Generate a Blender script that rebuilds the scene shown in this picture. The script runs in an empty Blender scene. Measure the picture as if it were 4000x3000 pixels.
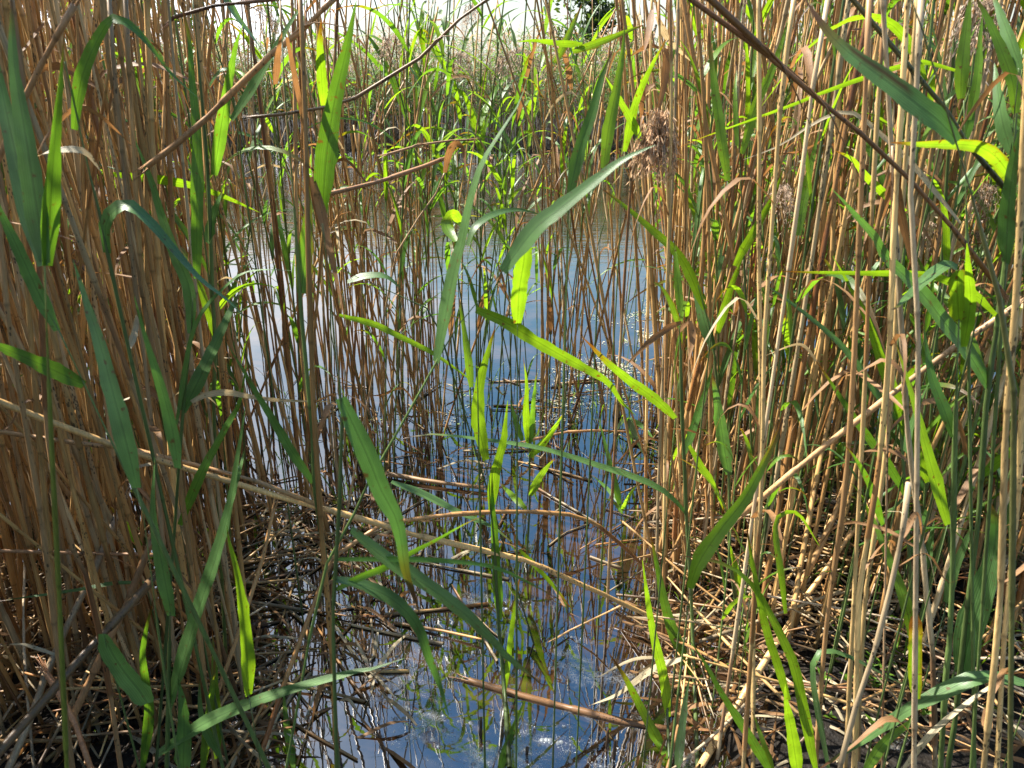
import bpy, math, random
import numpy as np
from mathutils import Vector, noise
R = math.radians
rnd = random.Random(7)
nrs = np.random.RandomState(11)
C = bpy.context.scene.collection
scn = bpy.context.scene

# ------------------------------------------------------------------ camera, sky, sun, exposure
CAM = np.array((0.0, 0.0, 1.2))
PITCH, HFOV = R(22.2), R(70.0)
cd = bpy.data.cameras.new('camera'); cam = bpy.data.objects.new('camera', cd); C.objects.link(cam)
cam.location = CAM; cam.rotation_euler = (R(90) - PITCH, 0, 0)
cd.sensor_width = 36; cd.lens = 18 / math.tan(HFOV / 2); cd.clip_start = 0.02; cd.clip_end = 3000
cd.dof.use_dof = True; cd.dof.focus_distance = 2.4; cd.dof.aperture_fstop = 15.0
scn.camera = cam

SUN_AZ, SUN_EL = R(62), R(54)                     # azimuth: to the left of the view direction
SDIR = Vector((-math.sin(SUN_AZ) * math.cos(SUN_EL), math.cos(SUN_AZ) * math.cos(SUN_EL), math.sin(SUN_EL)))
w = bpy.data.worlds.new('World'); scn.world = w; w.use_nodes = True
nt = w.node_tree; N = nt.nodes; Lk = nt.links
bg = N['Background']; bg.inputs[1].default_value = 0.05
sky = N.new('ShaderNodeTexSky'); sky.sky_type = 'NISHITA'; sky.sun_disc = False
sky.sun_elevation = SUN_EL; sky.sun_rotation = -SUN_AZ; sky.dust_density = 0.7; sky.ozone_density = 4.0; sky.air_density = 1.8
tc = N.new('ShaderNodeTexCoord')
mp = N.new('ShaderNodeMapping'); mp.inputs['Scale'].default_value = (1.0, 1.0, 2.2)
nz = N.new('ShaderNodeTexNoise'); nz.inputs['Scale'].default_value = 2.3; nz.inputs['Detail'].default_value = 7
nz.inputs['Roughness'].default_value = 0.58
rp = N.new('ShaderNodeValToRGB'); rp.color_ramp.elements[0].position = 0.47; rp.color_ramp.elements[1].position = 0.66
sx = N.new('ShaderNodeSeparateXYZ')
mr = N.new('ShaderNodeMapRange'); mr.inputs[1].default_value = 0.02; mr.inputs[2].default_value = 0.55
mr.inputs[3].default_value = 1.0; mr.inputs[4].default_value = 0.55
mx = N.new('ShaderNodeMix'); mx.data_type = 'RGBA'; mx.inputs[7].default_value = (12.0, 12.4, 13.2, 1)
mm = N.new('ShaderNodeMath'); mm.operation = 'MULTIPLY'
mmx = N.new('ShaderNodeMath'); mmx.operation = 'MAXIMUM'
hz = N.new('ShaderNodeMapRange'); hz.inputs[1].default_value = 0.02; hz.inputs[2].default_value = 0.27
hz.inputs[3].default_value = 0.8; hz.inputs[4].default_value = 0.0
Lk.new(tc.outputs['Generated'], mp.inputs[0]); Lk.new(mp.outputs[0], nz.inputs['Vector']); Lk.new(nz.outputs[0], rp.inputs[0])
Lk.new(tc.outputs['Generated'], sx.inputs[0]); Lk.new(sx.outputs[2], mr.inputs[0]); Lk.new(sx.outputs[2], hz.inputs[0])
bi = N.new('ShaderNodeMapRange'); bi.inputs[1].default_value = -0.36; bi.inputs[2].default_value = 0.06; bi.inputs[3].default_value = 0.26; bi.inputs[4].default_value = -0.22
ba = N.new('ShaderNodeMath'); ba.operation = 'ADD'                  # more cloud on the sun's side
Lk.new(sx.outputs[0], bi.inputs[0]); Lk.new(nz.outputs[0], ba.inputs[0]); Lk.new(bi.outputs[0], ba.inputs[1]); Lk.new(ba.outputs[0], rp.inputs[0])
Lk.new(rp.outputs[0], mm.inputs[0]); Lk.new(mr.outputs[0], mm.inputs[1])
mh = N.new('ShaderNodeMix'); mh.data_type = 'RGBA'; mh.inputs[7].default_value = (4.6, 5.0, 5.6, 1)
hs = N.new('ShaderNodeHueSaturation'); hs.inputs['Saturation'].default_value = 1.3; hs.inputs['Value'].default_value = 1.25
Lk.new(sky.outputs[0], hs.inputs['Color']); Lk.new(hs.outputs[0], mh.inputs[6]); Lk.new(hz.outputs[0], mh.inputs[0])
Lk.new(mm.outputs[0], mx.inputs[0]); Lk.new(mh.outputs[2], mx.inputs[6]); Lk.new(mx.outputs[2], bg.inputs[0])
sl = bpy.data.lights.new('sun', 'SUN'); sl.energy = 5.0; sl.angle = R(0.53); sl.color = (1, 0.95, 0.86)
so = bpy.data.objects.new('sun', sl); C.objects.link(so)
so.rotation_euler = (-SDIR).to_track_quat('-Z', 'Y').to_euler(); so.location = (-6, 4, 8)
scn.view_settings.view_transform = 'Standard'; scn.view_settings.look = 'None'
scn.view_settings.exposure = 1.95; scn.view_settings.gamma = 1.0
scn.cycles.max_bounces = 10; scn.cycles.diffuse_bounces = 4; scn.cycles.transmission_bounces = 6
scn.cycles.sample_clamp_indirect = 6

# ------------------------------------------------------------------ materials
def mat(name):
    m = bpy.data.materials.new(name); m.use_nodes = True
    return m, m.node_tree.nodes, m.node_tree.links, m.node_tree.nodes['Principled BSDF']

def leaf_material(name, tint, trans, fac, rough):
    m, n, l, p = mat(name)
    at = n.new('ShaderNodeAttribute'); at.attribute_name = 'Col'
    oi = n.new('ShaderNodeObjectInfo')
    # long veins from the position across the blade, kept in the alpha of the attribute
    wv = n.new('ShaderNodeMath'); wv.operation = 'MULTIPLY'; wv.inputs[1].default_value = 69
    sn = n.new('ShaderNodeMath'); sn.operation = 'SINE'
    mpv = n.new('ShaderNodeMapRange'); mpv.inputs[1].default_value = -1; mpv.inputs[3].default_value = 0.86; mpv.inputs[4].default_value = 1.08
    tx = n.new('ShaderNodeTexCoord'); nz = n.new('ShaderNodeTexNoise'); nz.inputs['Scale'].default_value = 38; nz.inputs['Detail'].default_value = 4
    mn = n.new('ShaderNodeMapRange'); mn.inputs[1].default_value = 0.3; mn.inputs[2].default_value = 0.7; mn.inputs[3].default_value = 0.78; mn.inputs[4].default_value = 1.2
    mu = n.new('ShaderNodeMath'); mu.operation = 'MULTIPLY'
    v = n.new('ShaderNodeVectorMath'); v.operation = 'SCALE'
    l.new(at.outputs['Alpha'], wv.inputs[0]); l.new(wv.outputs[0], sn.inputs[0]); l.new(sn.outputs[0], mpv.inputs[0])
    l.new(tx.outputs['Object'], nz.inputs['Vector']); l.new(nz.outputs[0], mn.inputs[0])
    mc = n.new('ShaderNodeMath'); mc.operation = 'COMPARE'; mc.inputs[1].default_value = 0.5; mc.inputs[2].default_value = 0.045
    mi = n.new('ShaderNodeMapRange'); mi.inputs[3].default_value = 1.0; mi.inputs[4].default_value = 0.66
    l.new(at.outputs['Alpha'], mc.inputs[0]); l.new(mc.outputs[0], mi.inputs[0])
    mr2 = n.new('ShaderNodeMath'); mr2.operation = 'MULTIPLY'; l.new(mpv.outputs[0], mr2.inputs[0]); l.new(mi.outputs[0], mr2.inputs[1])
    l.new(mr2.outputs[0], mu.inputs[0]); l.new(mn.outputs[0], mu.inputs[1])
    l.new(at.outputs['Color'], v.inputs[0]); l.new(mu.outputs[0], v.inputs['Scale'])
    bpn = n.new('ShaderNodeBump'); bpn.inputs['Strength'].default_value = 0.2; bpn.inputs['Distance'].default_value = 0.0006
    l.new(sn.outputs[0], bpn.inputs['Height']); l.new(bpn.outputs[0], p.inputs['Normal'])
    # dull brown specks and blotches of an ageing blade
    nq = n.new('ShaderNodeTexNoise'); nq.inputs['Scale'].default_value = 130; nq.inputs['Detail'].default_value = 3
    mq = n.new('ShaderNodeMapRange'); mq.inputs[1].default_value = 0.64; mq.inputs[2].default_value = 0.72
    mxq = n.new('ShaderNodeMix'); mxq.data_type = 'RGBA'; mxq.inputs[7].default_value = (0.07, 0.04, 0.012, 1)
    l.new(tx.outputs['Object'], nq.inputs['Vector']); l.new(nq.outputs[0], mq.inputs[0]); l.new(mq.outputs[0], mxq.inputs[0]); l.new(v.outputs[0], mxq.inputs[6])
    v = mxq; v_out = mxq.outputs[2]
    l.new(v_out, p.inputs['Base Color'])
    p.inputs['Roughness'].default_value = rough; p.inputs['Specular IOR Level'].default_value = 0.36
    tr = n.new('ShaderNodeBsdfTranslucent')
    v2 = n.new('ShaderNodeVectorMath'); v2.operation = 'MULTIPLY'; v2.inputs[1].default_value = trans
    l.new(v_out, v2.inputs[0]); l.new(v2.outputs[0], tr.inputs[0])
    mxs = n.new('ShaderNodeMixShader'); mxs.inputs[0].default_value = fac
    l.new(p.outputs[0], mxs.inputs[1]); l.new(tr.outputs[0], mxs.inputs[2])
    l.new(mxs.outputs[0], n['Material Output'].inputs[0])
    return m
M_LEAF = leaf_material('green_leaf', 1, (2.7, 2.35, 0.5), 0.5, 0.36)
M_BLUE = leaf_material('blue_green_leaf', 1, (2.2, 2.6, 0.9), 0.28, 0.38)  # glaucous blades; its dullness also stands in for shade on dark leaves
M_DRY = leaf_material('dry_leaf', 1, (1.4, 1.2, 0.9), 0.35, 0.55)

def stem_material(name, spots):
    m, n, l, p = mat(name)
    at = n.new('ShaderNodeAttribute'); at.attribute_name = 'Col'
    tx = n.new('ShaderNodeTexCoord'); oi = n.new('ShaderNodeObjectInfo')
    off = n.new('ShaderNodeVectorMath'); off.operation = 'ADD'
    l.new(tx.outputs['Object'], off.inputs[0]); l.new(oi.outputs['Random'], off.inputs[1])
    mp = n.new('ShaderNodeMapping'); mp.inputs['Scale'].default_value = (420, 420, 9)
    nz = n.new('ShaderNodeTexNoise'); nz.inputs['Scale'].default_value = 1.0; nz.inputs['Detail'].default_value = 3
    mr = n.new('ShaderNodeMapRange'); mr.inputs[1].default_value = 0.3; mr.inputs[2].default_value = 0.7; mr.inputs[3].default_value = 0.72; mr.inputs[4].default_value = 1.22
    l.new(off.outputs[0], mp.inputs[0]); l.new(mp.outputs[0], nz.inputs['Vector']); l.new(nz.outputs[0], mr.inputs[0])
    nb = n.new('ShaderNodeTexNoise'); nb.inputs['Scale'].default_value = 5.0; nb.inputs['Detail'].default_value = 2
    mb = n.new('ShaderNodeMapRange'); mb.inputs[1].default_value = 0.3; mb.inputs[2].default_value = 0.7; mb.inputs[3].default_value = 0.75; mb.inputs[4].default_value = 1.2
    l.new(off.outputs[0], nb.inputs['Vector']); l.new(nb.outputs[0], mb.inputs[0])
    m1 = n.new('ShaderNodeMath'); m1.operation = 'MULTIPLY'; l.new(mr.outputs[0], m1.inputs[0]); l.new(mb.outputs[0], m1.inputs[1])
    last = m1
    if spots:
        ms = n.new('ShaderNodeMapping'); ms.inputs['Scale'].default_value = (230, 230, 110)
        vo = n.new('ShaderNodeTexVoronoi'); vo.inputs['Scale'].default_value = 1.0
        l.new(off.outputs[0], ms.inputs[0]); l.new(ms.outputs[0], vo.inputs['Vector'])
        ns = n.new('ShaderNodeTexNoise'); ns.inputs['Scale'].default_value = 11.0
        l.new(off.outputs[0], ns.inputs['Vector'])
        th = n.new('ShaderNodeMapRange'); th.inputs[1].default_value = 0.48; th.inputs[2].default_value = 0.68; th.inputs[3].default_value = 0.0; th.inputs[4].default_value = 0.42
        l.new(ns.outputs[0], th.inputs[0])
        gt = n.new('ShaderNodeMath'); gt.operation = 'GREATER_THAN'; l.new(vo.outputs['Distance'], gt.inputs[0]); l.new(th.outputs[0], gt.inputs[1])
        mg = n.new('ShaderNodeMapRange'); mg.inputs[3].default_value = 0.22; l.new(gt.outputs[0], mg.inputs[0])
        m2 = n.new('ShaderNodeMath'); m2.operation = 'MULTIPLY'; l.new(m1.outputs[0], m2.inputs[0]); l.new(mg.outputs[0], m2.inputs[1])
        last = m2
    hv = n.new('ShaderNodeMapRange'); hv.inputs[3].default_value = 0.78; hv.inputs[4].default_value = 1.15; l.new(oi.outputs['Random'], hv.inputs[0])
    m3 = n.new('ShaderNodeMath'); m3.operation = 'MULTIPLY'; l.new(last.outputs[0], m3.inputs[0]); l.new(hv.outputs[0], m3.inputs[1])
    v = n.new('ShaderNodeVectorMath'); v.operation = 'SCALE'
    l.new(at.outputs['Color'], v.inputs[0]); l.new(m3.outputs[0], v.inputs['Scale'])
    l.new(v.outputs[0], p.inputs['Base Color'])
    p.inputs['Roughness'].default_value = 0.45; p.inputs['Specular IOR Level'].default_value = 0.4
    return m
M_DEAD = stem_material('dead_stem', True)
M_STEM = stem_material('green_stem', False)

def plume_material():
    m, n, l, p = mat('seed_fluff')
    at = n.new('ShaderNodeAttribute'); at.attribute_name = 'Col'
    l.new(at.outputs['Color'], p.inputs['Base Color']); p.inputs['Roughness'].default_value = 0.9; p.inputs['Specular IOR Level'].default_value = 0.1
    tr = n.new('ShaderNodeBsdfTranslucent'); l.new(at.outputs['Color'], tr.inputs[0])
    mxs = n.new('ShaderNodeMixShader'); mxs.inputs[0].default_value = 0.45
    l.new(p.outputs[0], mxs.inputs[1]); l.new(tr.outputs[0], mxs.inputs[2]); l.new(mxs.outputs[0], n['Material Output'].inputs[0])
    return m
M_PLUME = plume_material()

def plain_attr_material(name, rough=0.7, spec=0.3):
    m, n, l, p = mat(name)
    at = n.new('ShaderNodeAttribute'); at.attribute_name = 'Col'
    l.new(at.outputs['Color'], p.inputs['Base Color']); p.inputs['Roughness'].default_value = rough; p.inputs['Specular IOR Level'].default_value = spec
    return m
M_FLECK = plain_attr_material('floating_fleck', 0.6, 0.4)
M_BARK = plain_attr_material('bark', 0.9, 0.2)

def mud_material():
    m, n, l, p = mat('mud')
    tx = n.new('ShaderNodeTexCoord')
    nz = n.new('ShaderNodeTexNoise'); nz.inputs['Scale'].default_value = 14; nz.inputs['Detail'].default_value = 9; nz.inputs['Roughness'].default_value = 0.7
    rp = n.new('ShaderNodeValToRGB'); rp.color_ramp.elements[0].color = (0.003, 0.0025, 0.002, 1); rp.color_ramp.elements[1].color = (0.020, 0.014, 0.009, 1)
    rp.color_ramp.elements[0].position = 0.35; rp.color_ramp.elements[1].position = 0.72
    l.new(tx.outputs['Object'], nz.inputs['Vector']); l.new(nz.outputs[0], rp.inputs[0]); l.new(rp.outputs[0], p.inputs['Base Color'])
    bp = n.new('ShaderNodeBump'); bp.inputs['Strength'].default_value = 0.8; bp.inputs['Distance'].default_value = 0.02
    n2 = n.new('ShaderNodeTexNoise'); n2.inputs['Scale'].default_value = 60; n2.inputs['Detail'].default_value = 6
    l.new(tx.outputs['Object'], n2.inputs['Vector']); l.new(n2.outputs[0], bp.inputs['Height']); l.new(bp.outputs[0], p.inputs['Normal'])
    p.inputs['Roughness'].default_value = 0.7; p.inputs['Specular IOR Level'].default_value = 0.2
    return m
M_MUD = mud_material()

def water_material():
    m, n, l, p = mat('pond_water')
    tx = n.new('ShaderNodeTexCoord')
    nz = n.new('ShaderNodeTexNoise'); nz.inputs['Scale'].default_value = 3.2; nz.inputs['Detail'].default_value = 6; nz.inputs['Roughness'].default_value = 0.65
    rp = n.new('ShaderNodeValToRGB'); rp.color_ramp.elements[0].color = (0.004, 0.003, 0.002, 1); rp.color_ramp.elements[1].color = (0.05, 0.024, 0.010, 1)
    rp.color_ramp.elements[0].position = 0.42; rp.color_ramp.elements[1].position = 0.75
    l.new(tx.outputs['Object'], nz.inputs['Vector']); l.new(nz.outputs[0], rp.inputs[0])
    # a dusty film that lies in patches on the still near water
    nf = n.new('ShaderNodeTexNoise'); nf.inputs['Scale'].default_value = 4.5; nf.inputs['Detail'].default_value = 8; nf.inputs['Roughness'].default_value = 0.72
    sy = n.new('ShaderNodeSeparateXYZ'); l.new(tx.outputs['Object'], nf.inputs['Vector']); l.new(tx.outputs['Object'], sy.inputs[0])
    fy = n.new('ShaderNodeMapRange'); fy.inputs[1].default_value = 1.0; fy.inputs[2].default_value = 2.3; fy.inputs[3].default_value = 0.10; fy.inputs[4].default_value = -0.14
    fa = n.new('ShaderNodeMath'); fa.operation = 'ADD'; l.new(sy.outputs[1], fy.inputs[0]); l.new(nf.outputs[0], fa.inputs[0]); l.new(fy.outputs[0], fa.inputs[1])
    fm = n.new('ShaderNodeMapRange'); fm.inputs[1].default_value = 0.60; fm.inputs[2].default_value = 0.69; l.new(fa.outputs[0], fm.inputs[0])
    n9 = n.new('ShaderNodeTexNoise'); n9.inputs['Scale'].default_value = 240; n9.inputs['Detail'].default_value = 2; l.new(tx.outputs['Object'], n9.inputs['Vector'])
    f9 = n.new('ShaderNodeMapRange'); f9.inputs[1].default_value = 0.40; f9.inputs[2].default_value = 0.62; l.new(n9.outputs[0], f9.inputs[0])
    ff = n.new('ShaderNodeMath'); ff.operation = 'MULTIPLY'; l.new(fm.outputs[0], ff.inputs[0]); l.new(f9.outputs[0], ff.inputs[1])
    fc = n.new('ShaderNodeMix'); fc.data_type = 'RGBA'; fc.inputs[7].default_value = (0.10, 0.105, 0.11, 1)
    l.new(ff.outputs[0], fc.inputs[0]); l.new(rp.outputs[0], fc.inputs[6]); l.new(fc.outputs[2], p.inputs['Base Color'])
    fr = n.new('ShaderNodeMapRange'); fr.inputs[3].default_value = 0.015; fr.inputs[4].default_value = 0.22; l.new(ff.outputs[0], fr.inputs[0]); l.new(fr.outputs[0], p.inputs['Roughness'])
    p.inputs['IOR'].default_value = 2.5
    mp = n.new('ShaderNodeMapping'); mp.inputs['Scale'].default_value = (3.0, 9.0, 1)
    n2 = n.new('ShaderNodeTexNoise'); n2.inputs['Scale'].default_value = 1.6; n2.inputs['Detail'].default_value = 3
    l.new(tx.outputs['Object'], mp.inputs[0]); l.new(mp.outputs[0], n2.inputs['Vector'])
    # wind ripples on the open pond, still water inside the reeds
    sx = n.new('ShaderNodeSeparateXYZ'); l.new(tx.outputs['Object'], sx.inputs[0])
    mr = n.new('ShaderNodeMapRange'); mr.inputs[1].default_value = 3.6; mr.inputs[2].default_value = 9.0; mr.inputs[3].default_value = 0.012; mr.inputs[4].default_value = 0.22
    l.new(sx.outputs[1], mr.inputs[0])
    bp = n.new('ShaderNodeBump'); bp.inputs['Distance'].default_value = 0.02
    l.new(mr.outputs[0], bp.inputs['Strength']); l.new(n2.outputs[0], bp.inputs['Height']); l.new(bp.outputs[0], p.inputs['Normal'])
    return m
M_WATER = water_material()

def scum_material():
    m, n, l, p = mat('pond_scum')
    p.inputs['Base Color'].default_value = (0.22, 0.24, 0.26, 1); p.inputs['Roughness'].default_value = 0.1
    p.inputs['Specular IOR Level'].default_value = 0.8; p.inputs['Transmission Weight'].default_value = 0.35
    return m
M_SCUM = scum_material()

# ------------------------------------------------------------------ mesh helpers
class MB:
    """collects vertices, faces and a colour per vertex; build() links them as ONE mesh object"""
    def __init__(s): s.v, s.f, s.c, s.n = [], [], [], 0
    def add(s, v, f, c):
        v = np.asarray(v, float); f = np.asarray(f, int) + s.n
        s.v.append(v); s.f.append(f); s.c.append(np.asarray(c, float)); s.n += len(v)
    def mesh(s, name, m, smooth=True):
        V = np.concatenate(s.v); Cc = np.concatenate(s.c)
        me = bpy.data.meshes.new(name)
        nq = [f for f in s.f]
        loops = np.concatenate([f.ravel() for f in nq]); tot = np.concatenate([np.full(len(f), f.shape[1]) for f in nq])
        me.vertices.add(len(V)); me.vertices.foreach_set('co', V.ravel())
        me.loops.add(len(loops)); me.loops.foreach_set('vertex_index', loops.astype(np.int32))
        me.polygons.add(len(tot)); st = np.concatenate([[0], np.cumsum(tot)[:-1]])
        me.polygons.foreach_set('loop_start', st.astype(np.int32))
        if smooth: me.polygons.foreach_set('use_smooth', np.ones(len(tot), bool))
        me.update(calc_edges=True); me.validate()
        a = me.color_attributes.new('Col', 'FLOAT_COLOR', 'POINT'); a.data.foreach_set('color', Cc.astype(np.float32).ravel())
        me.materials.append(m)
        return me
    def build(s, name, m, parent=None, smooth=True):
        o = bpy.data.objects.new(name, s.mesh(name, m, smooth)); C.objects.link(o)
        if parent is not None: o.parent = parent
        return o

def tag(o, label, cat, group=None, kind=None):
    if label: o['label'] = label
    if cat: o['category'] = cat
    if group: o['group'] = group
    if kind: o['kind'] = kind
    return o

def empty(name, loc=(0, 0, 0)):
    o = bpy.data.objects.new(name, None); C.objects.link(o); o.location = loc; o.empty_display_size = 0.05
    return o

def nrm(a): return a / np.maximum(np.linalg.norm(a, axis=-1, keepdims=True), 1e-9)

def spline(P, n):
    """Catmull-Rom through the points, n samples"""
    P = np.asarray(P, float)
    if len(P) == 2: return P[0] + (P[1] - P[0]) * np.linspace(0, 1, n)[:, None]
    Q = np.vstack([2 * P[0] - P[1], P, 2 * P[-1] - P[-2]])
    L = np.concatenate([[0], np.cumsum(np.linalg.norm(np.diff(P[:, :3], axis=0), axis=1))]); L /= L[-1]
    out = []
    for t in np.linspace(0, 1, n):
        i = min(max(np.searchsorted(L, t, 'right') - 1, 0), len(P) - 2)
        u = (t - L[i]) / max(L[i + 1] - L[i], 1e-9)
        a, b, c, d = Q[i], Q[i + 1], Q[i + 2], Q[i + 3]
        out.append(0.5 * (2 * b + (c - a) * u + (2 * a - 5 * b + 4 * c - d) * u * u + (3 * b - a - 3 * c + d) * u ** 3))
    return np.array(out)

def tube(mb, P, rad, col, sides=6):
    P = np.asarray(P, float); n = len(P)
    rad = np.broadcast_to(np.asarray(rad, float), (n,)); col = np.asarray(col, float)
    if col.ndim == 1: col = np.tile(col, (n, 1))
    T = nrm(np.gradient(P, axis=0))
    ref = np.array((0.31, 0.95, 0.05)) if abs(T[:, 1]).mean() < 0.8 else np.array((0.95, 0.1, 0.3))
    A = nrm(np.cross(T, ref)); B = np.cross(T, A)
    th = np.linspace(0, 2 * math.pi, sides, endpoint=False)
    V = (P[:, None] + rad[:, None, None] * (np.cos(th)[None, :, None] * A[:, None] + np.sin(th)[None, :, None] * B[:, None])).reshape(-1, 3)
    i = np.arange(n - 1)[:, None] * sides; k = np.arange(sides)[None]; k2 = (k + 1) % sides
    F = np.stack([i + k, i + k2, i + sides + k2, i + sides + k], -1).reshape(-1, 4)
    Cc = np.repeat(np.concatenate([col[:, :3], np.ones((n, 1))], 1), sides, 0)
    mb.add(V, F, Cc)
    cap = np.array([(n - 1) * sides + np.arange(sides)])
    mb.f.append(cap + mb.n - len(V)); 

LEAFCOL = {'y': (0.088, 0.175, 0.016), 'g': (0.052, 0.125, 0.022), 'b': (0.062, 0.122, 0.037),
           'd': (0.21, 0.112, 0.046), 'p': (0.36, 0.30, 0.19), 'o': (0.11, 0.095, 0.012)}

def ribbon(mb, P, width, style='g', wdir=None, tilt=0.0, view=None, rng=rnd, fold=0.16, tipfrac=0.0, edge=False, flat_tip=False, streak=False):
    """a reed leaf: narrow base, widest a quarter of the way up, long thin tip, folded along the midrib"""
    P = np.asarray(P, float); n = len(P)
    T = nrm(np.gradient(P, axis=0)); s = np.linspace(0, 1, n)
    if wdir is None:
        vd = nrm(view - P)
        wd = nrm(np.cross(T, vd))
    else:
        wd = np.asarray(wdir, float); wd = np.broadcast_to(wd, P.shape); wd = nrm(wd - T * (wd * T).sum(1, keepdims=True))
    nn = np.cross(wd, T)
    if np.ndim(tilt) == 0: tilt = np.full(n, tilt)
    wd2 = wd * np.cos(tilt)[:, None] + nn * np.sin(tilt)[:, None]; n2 = np.cross(wd2, T)
    prof = np.clip(np.minimum(0.42 + s * 2.9, 1.0), 0, 1) * np.clip(1 - s ** 2.0, 0, 1) * (1 - 0.12 * s)
    if flat_tip: prof = np.minimum(0.45 + s * 3, 1.0) * np.minimum(1, (1 - s) * 6 + 0.55)
    prof = prof * (1 + 0.04 * np.sin(s * 17 + rng.random() * 6) + 0.03 * np.sin(s * 41 + rng.random() * 6))
    width = width * 0.9
    hw = 0.5 * width * prof + 0.0003
    K = np.array((-1, -0.52, 0, 0.52, 1.0)); dz = np.array((1, 0.5, 0, 0.5, 1.0)) * fold
    Kj = np.tile(K, (n, 1)); Kj[:, 0] += [0.10 * rng.gauss(0, 1) if rng.random() < .3 else 0 for _ in range(n)]; Kj[:, 4] += [0.10 * rng.gauss(0, 1) if rng.random() < .3 else 0 for _ in range(n)]
    V = P[:, None] + hw[:, None, None] * (Kj[:, :, None] * wd2[:, None] + dz[None, :, None] * n2[:, None])
    i = np.arange(n - 1)[:, None] * 5; k = np.arange(4)[None]
    F = np.stack([i + k, i + k + 1, i + 5 + k + 1, i + 5 + k], -1).reshape(-1, 4)
    base = np.array(LEAFCOL[style]) * (0.85 + 0.3 * rng.random())
    col = np.tile(base, (n, 5, 1))
    col[:, 2] *= 1.25
    if edge:
        e = np.array(LEAFCOL['o']); col[:, 4] = e; col[:, 0] = 0.6 * col[:, 0] + 0.4 * e
    if streak: col[n // 3: 2 * n // 3, 3] = (0.06, 0.03, 0.01)
    if tipfrac > 0 and style in 'ygb':
        m = np.clip((s - (1 - tipfrac)) / (0.3 * tipfrac), 0, 1)[:, None, None]
        m0 = np.clip((s - (1 - 1.7 * tipfrac)) / (0.6 * tipfrac), 0, 1)[:, None, None]
        col = col * (1 - m0) + np.array(LEAFCOL['o']) * m0
        col = col * (1 - m) + np.array((0.07, 0.032, 0.012)) * m
    al = np.tile((K + 1) / 2, (n, 1))
    mb.add(V.reshape(-1, 3), F, np.concatenate([col, al[..., None]], -1).reshape(-1, 4))

def dead_colour(rng, dark=0.0):
    a = np.array((0.52, 0.325, 0.122)); b = np.array((0.26, 0.125, 0.040)); c = np.array((0.44, 0.32, 0.175))
    u = rng.random(); v = rng.random()
    k = a * (1 - u) + b * u if v < 0.75 else c * (0.7 + 0.4 * u)
    return k * (1 - dark) * (0.85 + 0.3 * rng.random())

def reed_rings(P, r, rng, colour, green=False, inter=None, wet=True):
    """rings along a stem: nodes every hand's breadth, the leaf sheath a little thicker above each"""
    L = np.concatenate([[0], np.cumsum(np.linalg.norm(np.diff(P, axis=0), axis=1))]); tot = L[-1]
    pos, rad, col = [], [], []
    x = -rng.random() * 0.1; colour = np.asarray(colour)
    while x < tot:
        step = (inter or 0.21) * (0.7 + 0.6 * rng.random())
        sh = rng.random() < 0.65; tone = 0.8 + 0.38 * rng.random()
        k = colour * tone
        if not green and rng.random() < 0.14: k = k * np.array((0.55, 0.42, 0.36))
        for d, rr, cc in ((0.0, 1.17, colour * (0.55 if not green else 0.6)), (0.004, 1.22 if sh else 1.0, k), (0.5 * step, 1.13 if sh else 0.98, k * 1.02),
                          (0.82 * step, 1.1 if sh else 0.97, k), (0.84 * step, 0.95, k * (0.85 if sh else 1)), (step - 0.005, 0.96, colour * 0.9)):
            q = x + d
            if 0 <= q <= tot: pos.append(q); rad.append(rr * r * (1 - 0.35 * q / tot)); col.append(cc)
        x += step
    if len(pos) < 2 or pos[0] > 0.003: pos.insert(0, 0.0); rad.insert(0, r); col.insert(0, colour)
    if tot - pos[-1] > 0.003: pos.append(tot); rad.append(rad[-1]); col.append(col[-1])
    pos = np.array(pos); col = [np.asarray(c) * (0.42 if q_ < 0.10 else 0.75 if q_ < 0.17 else 1) for q_, c in zip(pos, col)] if wet else col
    return np.stack([np.interp(pos, L, P[:, k]) for k in range(3)], 1), np.array(rad), np.array(col)

# ------------------------------------------------------------------ from a pixel of the photograph to a ray
F4 = 2000 / math.tan(HFOV / 2)
RT, UPV, FW = np.array((1.0, 0, 0)), np.array((0, math.sin(PITCH), math.cos(PITCH))), np.array((0, math.cos(PITCH), -math.sin(PITCH)))
CROPS = [(0, 0), (0, 0), (1300, 0), (2600, 0), (0, 1000), (1300, 1000), (2600, 1000), (0, 1950), (1300, 1950), (2600, 1950)]
KC = 1400 / 2212.0
def ray(u, v): return FW + RT * (u - 2000) / F4 + UPV * -(v - 1500) / F4
def parse(s):
    ci, out = 0, []
    for t in s.split():
        if ':' in t: a, t = t.split(':'); ci = int(a)
        x, y = (float(q) for q in t.split(','))
        k = KC if ci else 4000 / 2212.0
        out.append((CROPS[ci][0] + x * k, CROPS[ci][1] + y * k))
    return out
def at_y(u, v, Y, zmin=0.01):
    d = ray(u, v); t = Y / d[1]
    if d[2] < 0: t = min(t, (CAM[2] - zmin) / -d[2])
    return CAM + d * t
def ground_at(u, v, z=0.0):
    d = ray(u, v); return CAM + d * ((CAM[2] - z) / -d[2])
def project(P):
    d = np.asarray(P) - CAM; z = d @ FW
    return 2000 + F4 * (d @ RT) / z, 1500 - F4 * (d @ UPV) / z, z

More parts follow.
